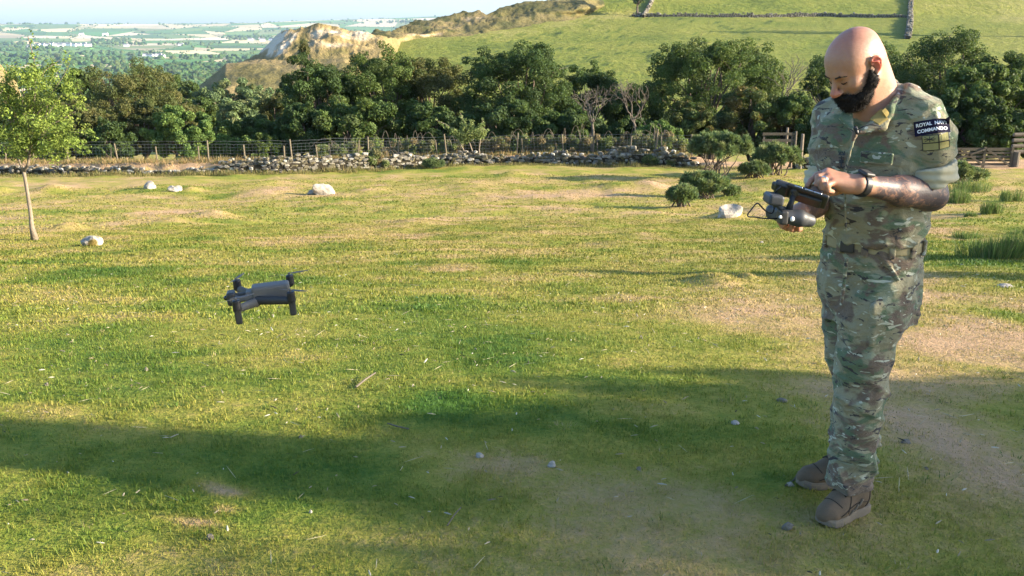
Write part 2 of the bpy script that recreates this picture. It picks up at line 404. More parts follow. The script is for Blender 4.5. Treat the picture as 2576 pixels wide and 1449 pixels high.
for (u,v,wp,hp,sd,lb) in [(1207,1150,24,16,21,'pale egg sized pebble lying in shaded green turf'),(1387,1174,26,20,22,'round brown stone lying in shaded turf right of the pale pebble'),(530,1358,22,18,23,'dark grey stone in sunlit grass at the lower left'),
      (368,933,11,10,24,'tiny black dropping in the grass below the drone'),(1612,852,10,9,25,'tiny dark stone in the dry grass at mid field'),(2280,1114,28,9,27,'flat grey bark chip behind the man'),(1848,1066,24,9,28,'pale brown pebble in shaded turf left of the boots'),
      (1606,1181,14,10,29,'small dull stone in shaded turf by the round brown stone'),(1980,1330,34,18,30,'grey pine cone shaped stone in front of the boots'),(1967,1010,28,12,31,'curled grey bark flake in the turf left of the man'),(1988,1222,22,14,32,'knobbly pale root lump beside the far boot'),
      (2528,722,40,8,33,'flat white stone lying at the right edge in mid field'),(757,1102,12,9,34,'little grey stone in the shadow band'),(118,970,10,8,35,'little grey stone in sunlit turf at far left'),(782,1290,10,9,36,'round white pebble in shaded grass at lower left'),
      (1038,972,9,8,37,'tiny white pebble in the lush green patch'),(1916,612,10,6,38,'tiny white stone left of the controller'),(2330,1180,12,8,39,'tiny stone behind the near boot')]:
    rock_at(u,v,wp,hp,.8,'pebble',M['rock'] if 'white' in lb or 'pale' in lb else M['greyrock'],sd,lvl=2,label=lb,cat='stone',group='loose stones in the turf')
def stick(pts,r,label):
    p=[on(u,v)+np.array([0,0,r*1.5+dz]) for u,v,dz in pts]
    mb=MB(); mb.tube(p,[r,r*.9,r*.7,r*.5][:len(p)],6); o=mb.build('stick',M['deadwood'],loc=tuple(p[0]),off=p[0]); tag(o,label,'stick','fallen sticks')
stick([(895,978,0),(920,962,.01),(945,950,.02)],.006,'short dark stick at the edge of the tree shadow')
stick([(1028,1082,0),(1000,1078,.005),(975,1070,.005)],.004,'thin straight twig in the lush green turf')
stick([(1125,1325,0),(1145,1308,.02),(1160,1297,.03)],.003,'yellow straw stalk pointing up right in lower centre turf')
stick([(1975,1225,0),(1998,1215,.01),(2008,1200,.02)],.004,'curved twig by the toe of the far boot')

# ---------------------------------------------------------------- dry stone walls
def stone_wall(name,path,height,thick,size,label,seed,tone=((.23,.21,.175),(.11,.10,.085),(.40,.375,.33),(.15,.13,.085)),sort=None):
    rs=np.random.RandomState(seed); path=np.asarray(path,float)
    seg=np.linalg.norm(np.diff(path,axis=0),axis=1); S=np.concatenate([[0],np.cumsum(seg)]); L=S[-1]
    pos=lambda s: np.array([np.interp(s,S,path[:,k]) for k in range(3)])
    V0,F0=ICO[1]; mb=MB(); base=pos(0)
    z=0;k=0
    top=lambda s: height(s/L) if callable(height) else height
    Hm=max(top(s) for s in np.linspace(0,L,60))
    while z<Hm:
        ch=size*rs.uniform(.42,.62); s=rs.uniform(0,size)
        while s<L:
            ln=size*rs.uniform(.6,1.7); hh=ch*rs.uniform(.85,1.35)
            tp=top(s)*(1+.35*(vn2(s*.9/size*.3,seed)-.5)+.12*rs.randn())
            if z+ch*.6<tp:
                p=pos(s+ln/2); q=pos(min(s+ln/2+.05,L))-pos(s+ln/2-.05); th=math.atan2(q[1],q[0])
                tk_=size/thick if thick>1.6*size else 1.0
                v=V0.copy(); v=np.sign(v)*np.abs(v)**.65; v*=1+rs.uniform(-.16,.16,v.shape)
                v=v*np.array([ln*.52,thick*tk_*.5*rs.uniform(.8,1.15),hh*.56]); v=v@(rotz(th+rs.normal(0,.07))@roty(rs.normal(0,.12))).T
                lat=0.0; tk=1.0
                if thick>1.6*size: lat=rs.uniform(-.5,.5)*(thick-size); tk=size/thick
                c=np.array(tone[rs.choice(len(tone),p=[.42,.24,.12,.22])])*rs.uniform(.75,1.25)
                lo=np.array([-math.sin(th),math.cos(th),0])*lat
                mb.add(v+p+lo+np.array([rs.normal(0,.02),rs.normal(0,.04)*min(thick,.5),z+ch*.45+rs.normal(0,.02)])-base,F0,c)
            s+=ln*(1.02 if thick<1.6*size else .45)
        z+=ch*.86;k+=1
    o=mb.build(name,M['wallstone'],loc=tuple(base))
    cb=MB()
    for a,b in zip(path[:-1],path[1:]):
        c=(a+b)/2-base; q=b-a; ta=math.atan2(q[1],q[0]); hh=.72*top(float(np.interp(0,[0],[0])+S[list(map(id,path)).index(id(a))] if False else S[np.argmin(np.linalg.norm(path-a,axis=1))]))
        cb.box(c+np.array([0,0,hh/2]),(np.linalg.norm(q)*1.03,thick*.55,hh),rotz(ta)@roty(-math.atan2(q[2],np.hypot(q[0],q[1]))))
    cb.build('core',M['gap_shade'],o); return o  # near-black slab inside the wall paints shade into the gaps between stones
def wallpath(u0,u1,n=60):
    us=np.linspace(u0,u1,n); out=[]
    for u in us:
        p0=place(u,np.interp(u,[a for a,b in WL],[b for a,b in WL])); x=p0[0]; y=float(wy(x)); out.append((x,y,gz(x,y)-.12))
    return out
wf=lambda t: np.interp(-120+t*1880,[-120,0,180,400,420,540,560,700,900,1100,1300,1500,1600,1700,1760],[.62,.6,.5,.42,.3,.5,.68,.85,.80,.72,.66,.80,1.0,.9,.3])
w1=stone_wall('stone_wall',wallpath(-120,1760,90),wf,.42,.25,'',1); tag(w1,'long low dry stone wall of grey stones running along the foot of the field','wall')
w2=stone_wall('stone_wall',wallpath(1985,2110,12),.75,.42,.25,'',2); tag(w2,'short mossy stretch of dry stone wall right of the gorse, behind the man','wall')

# ---------------------------------------------------------------- wire fence
def fencing():
    posts=[(20,398,420),(87,393,413),(175,384,427),(284,381,409),(293,361,408),(395,372,405),(501,368,399),(525,353,399),(615,364,397),(716,367,401),(732,350,399),(796,366,400),(905,352,391),(927,344,392),(1005,352,388),(1096,352,386),(1118,337,382),
           (1303,334,384),(1312,348,381),(1413,338,377),(1492,325,371),(1500,340,371),(1588,343,370),(1653,325,374),(1662,342,374),(1768,345,372),(1738,338,372)]
    y=lambda x: float(wy(x))+1.35
    base=None; root=None; tops=[]
    for u,vt,vb in posts:
        d=ray(u,vb); # solve x,y on fence line
        yy=46.
        for _ in range(8): x=d[0]/d[1]*yy; yy=y(x)
        g_=gz(x,yy); t=P(u,vt,yy)
        if root is None: root=thing('wire_fence','long post and wire netting fence standing just behind the stone wall','fence',(x,yy,g_)); base=np.array([x,yy,g_])
        tops.append((x,yy,g_,t[2]))
    rs=np.random.RandomState(3)
    for k,(x,yy,g_,zt) in enumerate(tops):
        h=max(zt-g_,.8); thin=posts[k][0] in(284,1312,1500,1662,796,905,1005,1096)
        mb=MB(); r=.028 if thin else .042; lean=rs.normal(0,.05) if not thin else rs.choice([-.1,.12])
        mb.tube([(x-lean*h,yy,g_-.15),(x-lean*h*.4,yy,g_+h*.5),(x,yy,g_+h)],[r*1.05,r,r*.95],8)
        mb.build('post',M['postwood'],root,off=base,smooth=False)
    T=np.array(sorted(tops)); mb=MB()
    xs=np.linspace(T[0,0]-12,T[-1,0],260)
    ys=np.array([y(x) for x in xs]); gs=G(xs,ys)
    for hh,r in((.08,.004),(.25,.004),(.42,.004),(.58,.004),(.74,.004),(.90,.005),(1.05,.005)):
        mb.tube(np.stack([xs,ys+.05,gs+hh],1),r*1.15,3,False)
    for x in np.arange(T[0,0]-12,T[-1,0],.19):
        yy=y(x)+.05;g_=gz(x,yy); mb.tube([(x,yy,g_+.08),(x,yy,g_+.9)],.0035,3,False)
    mb.build('wire_netting',M['wire'],root,off=base)
fencing()

# ---------------------------------------------------------------- trees and shrubs
def rdirs(rs,n):
    v=rs.normal(size=(n,3)); return v/np.linalg.norm(v,axis=1)[:,None]
def leafcloud(rs,centres,rads,cols,n_leaf,size,aspect=.6,updroop=.35,shell=.55,flat=.8):
    """many small leaf faces spread through clumps"""
    k=len(centres); w=np.asarray(rads)**2; idx=rs.choice(k,n_leaf,p=w/w.sum())
    d=rdirs(rs,n_leaf); rr=rs.uniform(shell,1.05,n_leaf)**.8
    c=centres[idx]+d*(np.asarray(rads)[idx]*rr)[:,None]*np.array([1,1,flat])
    nrm=d*.7+rdirs(rs,n_leaf)*.75+np.array([0,0,updroop]); nrm/=np.linalg.norm(nrm,axis=1)[:,None]
    a=np.cross(nrm,rdirs(rs,n_leaf)); a/=np.linalg.norm(a,axis=1)[:,None]+1e-9; b=np.cross(nrm,a)
    s=(size*rs.uniform(.6,1.35,n_leaf))[:,None]
    V=np.stack([c-a*s*.5,c-b*s*.5*aspect+nrm*s*.08,c+a*s*.5,c+b*s*.5*aspect+nrm*s*.08],1).reshape(-1,3)
    F=np.arange(n_leaf*4).reshape(-1,4)
    col=np.asarray(cols)[idx]*rs.uniform(.7,1.35,(n_leaf,1))*np.array([1,1,1])
    return V,F,np.repeat(col,4,0)
def limb(mb,a,b,r0,r1,rs,k=7,n=6,wob=.08):
    a=np.asarray(a,float);b=np.asarray(b,float); t=np.linspace(0,1,n); L=np.linalg.norm(b-a)
    p=a+(b-a)*t[:,None]; p[1:-1]+=rs.normal(0,wob*L*.4,(n-2,3)); p[:,2]+=np.sin(t*math.pi)*L*.05
    mb.tube(p,r0+(r1-r0)*t,k,False); return p
GREENS={'dark':[(.040,.072,.018),(.052,.088,.021),(.064,.100,.024),(.046,.076,.022)],
        'mid':[(.066,.105,.024),(.080,.122,.026),(.094,.132,.028),(.072,.100,.027)],
        'olive':[(.105,.105,.032),(.092,.10,.028),(.115,.11,.034),(.082,.10,.029)],
        'light':[(.105,.165,.035),(.12,.18,.04),(.09,.15,.035)],
        'autumn':[(.085,.105,.030),(.10,.11,.030),(.075,.11,.030),(.13,.10,.028)],
        'gorse':[(.12,.165,.065),(.15,.20,.075),(.10,.145,.06),(.17,.19,.075)],
        'bramble':[(.14,.17,.055),(.18,.165,.07),(.13,.16,.05),(.20,.15,.07)],
        'sap':[(.18,.24,.042),(.22,.27,.05),(.15,.21,.038)]}
def tree(name,label,x,y,zb,H,rx,pal,seed,n_clump=70,n_leaf=16000,leaf=.17,trunk=True,low=.12,cat='tree',group=None,ry=None,bark='bark',shape='round',dead=0,airy=.0,cr=.20,parts=('crown','trunk')):
    rs=np.random.RandomState(seed); ry=ry or rx*.9; n_clump=int(n_clump*1.9); cr=cr*.74
    root=thing(name,label,cat,(x,y,zb),0,group)
    hc=H*(1+low)/2; rz=H*(1-low)/2
    d=rdirs(rs,n_clump*3); d=d[(d[:,2]>-.75)][:n_clump]
    f=rs.uniform(.45,1,len(d))**.6
    o=rs.rand(3)*40
    lob=.82+.42*(vn3(d[:,0]*1.7+o[0],d[:,1]*1.7+o[1],d[:,2]*1.7+o[2])-.5)*2*.5
    if shape=='cone': f=f*1.0; sc=np.stack([np.ones(len(d)),np.ones(len(d)),np.ones(len(d))],1); 
    cen=d*(f*lob)[:,None]*np.array([rx,ry,rz]); 
    if shape=='cone':
        t=rs.uniform(0,1,len(d)); ang=rs.uniform(0,6.283,len(d)); rad=(1-t)**.8*rs.uniform(.5,1,len(d)); cen=np.stack([np.cos(ang)*rad*rx,np.sin(ang)*rad*ry,(t*2-1)*rz],1)
    cen[:,2]+=hc; cen[:,2]=np.maximum(cen[:,2],H*.05)
    rads=rs.uniform(.6,1.25,len(d))*cr*(rx+rz)*.5*2*.5*(1-.25*f)
    P_=GREENS[pal]; pc=np.array([P_[k] for k in rs.choice(len(P_),len(d))])*rs.uniform(.85,1.18,(len(d),1))
    V,F,col=leafcloud(rs,cen,rads,pc,int(n_leaf*(2.3 if n_leaf>9500 else 1)),leaf)
    if dead<1:
        link(parts[0],mkmesh(parts[0],V,F,M['leaf'],False,{'tint':col}),root)
    mb=MB(); tr=max(H*.022,.04)
    fork=np.array([rs.normal(0,.1)*rx,rs.normal(0,.1)*rx,H*max(low,.12)+.12*H])
    limb(mb,(0,0,-.4),fork,tr*1.3,tr*.85,rs,9)
    pick=rs.choice(len(d),min(len(d),26 if H>3 else 16),replace=False)
    for q in pick: 
        mid=fork+(cen[q]-fork)*.45+rs.normal(0,.05*rx,3); limb(mb,fork,mid,tr*.55,tr*.3,rs,6,4); limb(mb,mid,cen[q],tr*.3,tr*.08,rs,5,4)
        for _ in range(2): limb(mb,cen[q],cen[q]+rs.normal(0,1,3)*rads[q]*.8,tr*.09,tr*.03,rs,4,3)
    mb.build(parts[1],M[bark],root,smooth=True)
    return root
def tree_px(name,label,u,vt,wpx,y,pal,seed,**k):
    p=P(u,vt,y); x=p[0]; zb=gz(x,y); d=math.hypot(x,y); H=(p[2]-zb)*1.07
    return tree(name,label,x,y,zb,H,wpx*.5/FPX*d*1.17,pal,seed,**k)
GW='trees of the wood behind the fence'
LT=dict(leaf=.30,cr=.24,group=GW)
# right part of the wood
tree_px('broadleaf_tree','tallest broad round tree of the wood, standing left of the man above light green scrub',1815,76,350,64,'mid',101,n_clump=120,n_leaf=30000,leaf=.14,cr=.2,group=GW)
tree_px('broadleaf_tree','dark domed tree rising left of the bare branched tree at the middle of the wood',1305,108,310,62,'dark',102,n_clump=110,n_leaf=28000,leaf=.14,cr=.2,group=GW,low=.05)
tree_px('broadleaf_tree','broad olive tinged tree just left of the dark domed tree',1075,118,230,66,'olive',103,n_clump=90,n_leaf=20000,leaf=.14,cr=.21,group=GW,low=.0)
tree_px('broadleaf_tree','wide green tree second left of the dark domed tree',945,108,250,64,'mid',104,n_clump=90,n_leaf=22000,leaf=.14,cr=.21,group=GW,low=.0)
tree_px('broadleaf_tree','dark green tree at the left end of the big tree group, right of the pine',800,140,190,62,'dark',105,n_clump=80,n_leaf=18000,leaf=.14,cr=.22,group=GW,low=.0)
tree_px('broadleaf_tree','dark tree behind the bare grey branches right of the dark domed tree',1480,150,190,68,'dark',106,n_clump=80,n_leaf=16000,group=GW,leaf=.15,low=.0)
tree_px('broadleaf_tree','smaller dark tree in the gap between bare grey branches and the tallest tree',1600,190,170,70,'dark',107,n_clump=60,n_leaf=12000,group=GW,leaf=.15,low=.0)
tree_px('broadleaf_tree','dark tree directly behind the face of the man',2105,105,200,66,'dark',108,n_clump=80,n_leaf=16000,group=GW,leaf=.145,low=-.12)
tree_px('broadleaf_tree','dark tree behind the neck of the man',2240,92,180,72,'dark',109,n_clump=80,n_leaf=14000,group=GW,leaf=.145,low=-.12)
tree_px('broadleaf_tree','big dark rounded tree above the shoulder of the man at the right',2385,58,250,68,'dark',110,n_clump=100,n_leaf=24000,leaf=.145,cr=.21,group=GW,low=-.12)
tree_px('broadleaf_tree','olive green tree in front of the big rounded tree at the right edge',2490,140,230,58,'mid',111,n_clump=90,n_leaf=20000,leaf=.22,cr=.21,group=GW,low=-.12)
tree_px('broadleaf_tree','dark tree top cut off by the right edge of the picture',2590,95,150,66,'dark',112,n_clump=60,n_leaf=12000,leaf=.14,group=GW,low=-.12)
tree_px('broadleaf_tree','shaded tree behind the wooden gate',2440,220,230,54,'dark',113,n_clump=70,n_leaf=15000,leaf=.2,group=GW,low=-.2)
for k,(u,vt,wp,y,pal,lb) in enumerate([(1900,215,210,57,'autumn','light green scrub tree with orange tints under the tallest tree'),(1745,250,130,56,'autumn','low scrub tree with orange leaves left below the tallest tree'),(1990,240,150,56,'mid','leafy scrub just left of the chest of the man'),
      (1660,300,130,53,'light','low bright bush between the bare branches and the gorse'),(1110,255,200,57,'dark','shaded undergrowth tree below the olive tinged tree'),(1270,240,240,57,'dark','shaded lower tree below the dark domed tree'),(900,240,240,57,'mid','mid green lower tree below the wide green tree'),
      (770,250,150,57,'dark','dark lower tree at the left foot of the big group'),(1450,270,200,57,'dark','dark undergrowth behind the bare grey branches'),(1580,290,150,56,'dark','shaded bush at the foot of the second bare tree'),
      (2100,270,170,54,'dark','dark scrub behind the chest of the man'),(2210,270,180,55,'dark','dark scrub behind the shoulders of the man'),(2330,250,180,55,'dark','dark scrub behind the upper arm of the man'),(2540,270,160,53,'mid','scrub tree behind the log pile')]):
    tree_px('scrub_tree',lb,u,vt,wp,y,pal,140+k,n_clump=60,n_leaf=13000,leaf=.18,cr=.24,group='scrub trees at the foot of the wood',low=-.1)
# left part of the wood
tree_px('broadleaf_tree','large olive brown crowned tree left of centre above the bright bush',320,158,270,82,'olive',120,n_clump=120,n_leaf=28000,leaf=.16,cr=.2,group=GW,low=.1)
tree_px('broadleaf_tree','dark tree low behind the left side of the olive brown tree',200,165,150,96,'mid',121,n_clump=70,n_leaf=12000,leaf=.32,group=GW,low=0)
tree_px('broadleaf_tree','olive tree between sapling and bright bush',195,262,170,62,'olive',122,n_clump=80,n_leaf=16000,leaf=.2,cr=.22,group=GW,low=0)
tree_px('broadleaf_tree','deep green tree behind the sapling crown',70,210,190,76,'dark',123,n_clump=80,n_leaf=16000,leaf=.145,group=GW,low=0)
tree_px('scrub_tree','bright light green bush standing behind the fence left of centre',445,266,150,56,'light',124,n_clump=80,n_leaf=18000,leaf=.15,cr=.22,group='scrub trees at the foot of the wood',low=-.05)
tree_px('scrub_tree','pale olive bush left of the bright light green bush',345,240,130,66,'olive',125,n_clump=60,n_leaf=12000,leaf=.18,cr=.22,group='scrub trees at the foot of the wood',low=0)
tree_px('scrub_tree','dark bush at the lower left behind the fence posts',270,300,120,60,'dark',126,n_clump=50,n_leaf=9000,leaf=.18,cr=.25,group='scrub trees at the foot of the wood',low=-.1)
tree_px('scrub_tree','dark bush under the sapling crown behind the fence',60,300,200,60,'dark',127,n_clump=60,n_leaf=11000,leaf=.18,cr=.25,group='scrub trees at the foot of the wood',low=-.1)
k=0
for (u,vt,wp,y,pal,lb) in [(560,300,130,62,'mid','bush right of the bright light green bush'),(650,285,150,66,'mid','green bush left below the dark tree group'),(500,235,120,105,'mid','bush in the hollow just behind the bright light green bush'),(600,245,140,100,'gorse','grey green bush in the middle of the hollow'),
      (690,225,130,92,'olive','olive bush at the right side of the hollow'),(540,205,150,150,'gorse','gorse thicket below the brown spoil terrace'),(640,195,150,150,'gorse','grey green thicket on the slope below the spoil terrace'),(470,205,110,170,'mid','dark tree at the left foot of the spoil terrace'),
      (440,185,70,210,'mid','small round tree just right of the olive brown crown'),(560,330,110,58,'light','low leafy bush close behind the fence right of the bright bush'),(720,190,90,120,'dark','dark bush under the pine'),(660,335,110,56,'mid','low green bush close behind the fence left of the big group')]:
    tree_px('scrub_tree',lb,u,vt,wp,y,pal,160+k,n_clump=60,n_leaf=10000,leaf=.16+y*.0016,cr=.23,group='bushes in the hollow behind the fence',low=-.1,airy=0); k+=1
tree_px('pine_tree','dark pointed pine standing against the quarry mound',765,122,90,85,'olive',190,n_clump=60,n_leaf=9000,leaf=.15,cr=.16,shape='cone',low=.1)
tree_px('hill_tree','dark tree at the top edge of the hillside beside the field wall',1607,-70,60,232,'mid',191,n_clump=40,n_leaf=6000,leaf=.6,cr=.24,low=.2) if False else None

# bare grey branched trees
def bare_tree(u,vt,vb,y,wpx,seed,label,n=9,pale=True):
    rs=np.random.RandomState(seed); b=P(u,vb,y); x=b[0]; zb=gz(x,y); tz=P(u,vt,y)[2]; d=math.hypot(x,y)
    root=thing('bare_tree',label,'tree',(x,y,zb),0,'bare branched trees in the wood'); mb=MB()
    fz=b[2]-zb; H=tz-zb; rx=wpx/FPX*d*.5
    limb(mb,(0,0,-.3),(0,0,fz),.11,.075,rs,8)
    me=MB()
    def grow(p,d_,L,r,dep):
        d_=d_/np.linalg.norm(d_); q=p+d_*L
        pts=limb(me,p,q,r,r*.6,rs,5,5,.12)
        if dep==0: return
        for _ in range(3 if dep>1 else 2):
            nd=d_+rs.normal(0,.55,3)+np.array([0,0,.15]); grow(q if rs.rand()<.7 else pts[3],nd,L*rs.uniform(.55,.8),r*.6,dep-1)
    for k in range(n):
        a=rs.uniform(0,6.28); dd=np.array([math.cos(a)*.9*rx/max(H-fz,.5),math.sin(a)*.4,1.0]); grow(np.array([0,0,fz]),dd,(H-fz)*rs.uniform(.3,.45),.042,3)
    mb.build('trunk',M['deadwood'],root,smooth=True); me.build('branches',M['deadwood'],root,smooth=True)
bare_tree(1490,195,312,53.5,230,7,'bare tree with pale twisting branches in front of the dark wood at mid picture',6)
bare_tree(1595,185,310,53.5,140,8,'second bare tree with thin grey branches, left of the tallest tree',5)
bare_tree(1972,125,260,60,110,9,'thin bare twigs rising between the tallest tree and the head of the man',5)

# ---------------------------------------------------------------- sapling at the left
def sapling():
    b=on(88,604); x,y,z=b; rs=np.random.RandomState(31)
    root=thing('young_tree','slender young tree with bright yellow green leaves and pale bark standing at the left','tree',(x,y,z))
    Q=lambda u,v,dy=0: P(u,v,y+dy)-b
    mb=MB()
    tr=np.array([Q(88,604),Q(80,570),Q(76,530),Q(70,490),Q(64,455),Q(60,432)]); mb.tube(tr,[.075,.045,.037,.034,.032,.032],10)
    stems=[([Q(60,432),Q(52,415),Q(45,395),Q(40,360,.05),Q(25,310,.1),Q(10,270,.15)],.030),([Q(60,432),Q(70,415),Q(74,395),Q(78,360,-.05),Q(84,300,-.05),Q(88,220),Q(86,150),Q(70,90)],.032)]
    for s,r in stems: mb.tube(s,np.linspace(r,.008,len(s)),8)
    ends=[(20,230),(-40,260),(-90,300),(150,150),(175,158),(205,225),(190,280),(225,345),(150,330),(120,250),(60,250),(-60,350),(-20,200),(40,180),(58,190),(130,300),(15,330),(170,215),(212,330),(100,320),(-100,370),(235,355),(150,385)]
    cs=[];rd=[]
    for u,v in ends:
        dy=rs.uniform(-.8,.8); e=Q(u,v,dy); s=stems[rs.randint(2)][0]; k=rs.randint(2,5); a=s[k]
        p=limb(mb,a,e,.014,.004,rs,5,6,.08)
        for t in np.linspace(.35,1,7):
            cs.append(a+(e-a)*t+rs.normal(0,.09,3)); rd.append(rs.uniform(.08,.17)*(1.2-.4*t))
    # dense body of the crown
    for _ in range(150):
        u=rs.normal(80,66);v=rs.uniform(170,395); 
        if abs(u-80)>150*(1-abs((v-300)/190)**2): continue
        cs.append(Q(u,v,rs.normal(0,.45))); rd.append(rs.uniform(.10,.20))
    for v in np.arange(75,200,9): cs.append(Q(78+(v-75)*.12+rs.normal(0,4),v,rs.normal(0,.03)));rd.append(.03+(v-75)*.0006)
    for t in np.linspace(0,1,9): cs.append(Q(172-10*t,150+70*t,0));rd.append(.04+.02*t)
    for t in np.linspace(0,1,7): cs.append(Q(20+14*t,200+60*t,0));rd.append(.04+.02*t)
    cs=np.array(cs);rd=np.array(rd);pl=GREENS['sap'];pc=np.array([pl[q] for q in rs.choice(3,len(cs))])*rs.uniform(.7,1.2,(len(cs),1))
    V,F,col=leafcloud(rs,cs,rd,pc,15000,.055,.55,.3,.2,.9)
    link('crown',mkmesh('crown',V,F,M['leaf'],False,{'tint':col}),root)
    mb.build('trunk',M['palebark'],root,smooth=True)
sapling()
# small hawthorn by the wall
def hawthorn():
    b=on(1195,412); x,y,z=b; rs=np.random.RandomState(37)
    root=thing('hawthorn_bush','small windswept hawthorn with pale stems growing at the foot of the stone wall','bush',(x,y,z)); Q=lambda u,v,dy=0: P(u,v,y+dy)-b
    mb=MB()
    for s in ([(1200,412),(1196,395),(1188,380),(1182,362),(1170,330)],[(1203,412),(1207,395),(1205,375),(1208,352),(1215,325)],[(1180,412),(1172,395),(1165,375),(1150,350)]):
        mb.tube([Q(*q) for q in s],np.linspace(.06,.03,len(s)),6)
    cs=[];rd=[]
    for a,e,n in (((1180,355),(1098,303),9),((1180,350),(1158,283),8),((1205,345),(1215,303),6),((1170,345),(1130,318),6),((1200,340),(1228,325),5),((1190,340),(1185,300),6),((1170,350),(1160,320),6)):
        limb(mb,Q(*a),Q(*e),.03,.01,rs,5,5,.04)
        for t in np.linspace(.1,1,n): cs.append(Q(a[0]+(e[0]-a[0])*t,a[1]+(e[1]-a[1])*t,rs.normal(0,.15))+rs.normal(0,.04,3)); rd.append(.32*(1-t)+.10)
    cs=np.array(cs);rd=np.array(rd);pl=GREENS['bramble'][:1]+[(.12,.14,.045),(.10,.13,.04)];pc=np.array([pl[q] for q in rs.choice(3,len(cs))])*1.7
    V,F,col=leafcloud(rs,cs,rd,pc,5200,.10,.5,.3,.2,.8)
    link('crown',mkmesh('crown',V,F,M['leaf'],False,{'tint':col}),root); mb.build('trunk',M['palebark'],root,smooth=True)
hawthorn()

# ---------------------------------------------------------------- gorse
def gorse(u,vb,vt,wpx,seed,label,bare=.0,pal='gorse',n=9000,leaf=.14):
    n=int(n*1.9)
    b=on(u,vb); d=math.hypot(b[0],b[1]); H=(vb-vt)/FPX*d*1.03; rx=wpx/FPX*d*.5; rs=np.random.RandomState(seed)
    root=thing('gorse_bush',label,'bush',tuple(b),0,'gorse bushes'); mb=MB(); cs=[];rd=[]
    for k in range(int(95*max(rx,.6))):
        dr=rdirs(rs,1)[0]; dr[2]=abs(dr[2])*1.0-.15; f=rs.uniform(.5,.92)
        c=np.array([dr[0]*rx*f,dr[1]*rx*.8*f,H*(bare+(1-bare)*(.42+.46*dr[2]*f+.1*rs.rand()))]); cs.append(c); rd.append(rs.uniform(.08,.17)*min(rx,1.2))
    for q in rs.choice(len(cs),min(18,len(cs)),replace=False): limb(mb,(rs.normal(0,.25)*rx,rs.normal(0,.2)*rx,-.1),cs[q],.035,.012,rs,5,6,.12)
    cs=np.array(cs);rd=np.array(rd)
    # spiky sprays: narrow blades pointing outward
    w=rd**2; idx=rs.choice(len(cs),n,p=w/w.sum()); dd=rdirs(rs,n)+np.array([0,0,.35]); dd/=np.linalg.norm(dd,axis=1)[:,None]
    base=cs[idx]+dd*(rd[idx]*rs.uniform(.2,.85,n))[:,None]; ln=(leaf*rs.uniform(.5,1.3,n))[:,None]
    side=np.cross(dd,rdirs(rs,n)); side/=np.linalg.norm(side,axis=1)[:,None]
    V=np.stack([base-side*ln*.13,base+side*ln*.13,base+dd*ln+side*ln*.05,base+dd*ln-side*ln*.05],1).reshape(-1,3); V[:,2]=np.maximum(V[:,2],-.1)
    pl=GREENS[pal];pc=np.array([pl[q] for q in rs.choice(len(pl),len(cs))])*rs.uniform(.75,1.25,(len(cs),1))
    col=np.repeat(pc[idx]*rs.uniform(.7,1.35,(n,1)),4,0)
    link('foliage',mkmesh('foliage',V,np.arange(n*4).reshape(-1,4),M['leaf'],False,{'tint':col}),root)
    mb.build('stems',M['bark'],root,smooth=True)
gorse(1805,452,330,170,51,'tallest gorse bush with bare twisted stems, in front of the end of the stone wall',.28,n=16000)
gorse(1950,440,356,125,52,'broad rounded gorse bush right of the tallest one',.0,n=12000)
gorse(1897,448,406,80,53,'low gorse between the two largest gorse bushes',.0,n=5500)
gorse(1768,500,430,130,54,'dark spreading gorse bush below the tallest one',.0,n=12000)
gorse(1714,519,464,82,55,'small round gorse ball at the lower left of the gorse group',.0,n=9000,leaf=.13)
gorse(1838,492,468,50,56,'tiny gorse sprig right of the dark spreading bush',.0,n=2500,leaf=.12)
gorse(1637,417,390,50,57,'small gorse growing against the stone wall',.0,n=3000)
gorse(1690,417,403,40,58,'very small gorse at the foot of the wall left of the tallest bush',.0,n=2200)
gorse(2410,462,410,70,59,'gorse behind the elbow of the man',.0,n=7000)
gorse(1090,423,402,56,60,'low green gorse in front of the wall left of the hawthorn',.0,n=3500)
gorse(2440,455,428,80,61,'low gorse in front of the wooden gate',.0,n=4000)
gorse(1745,372,310,60,62,'gorse standing behind the wall end above the fence',.0,n=5000)
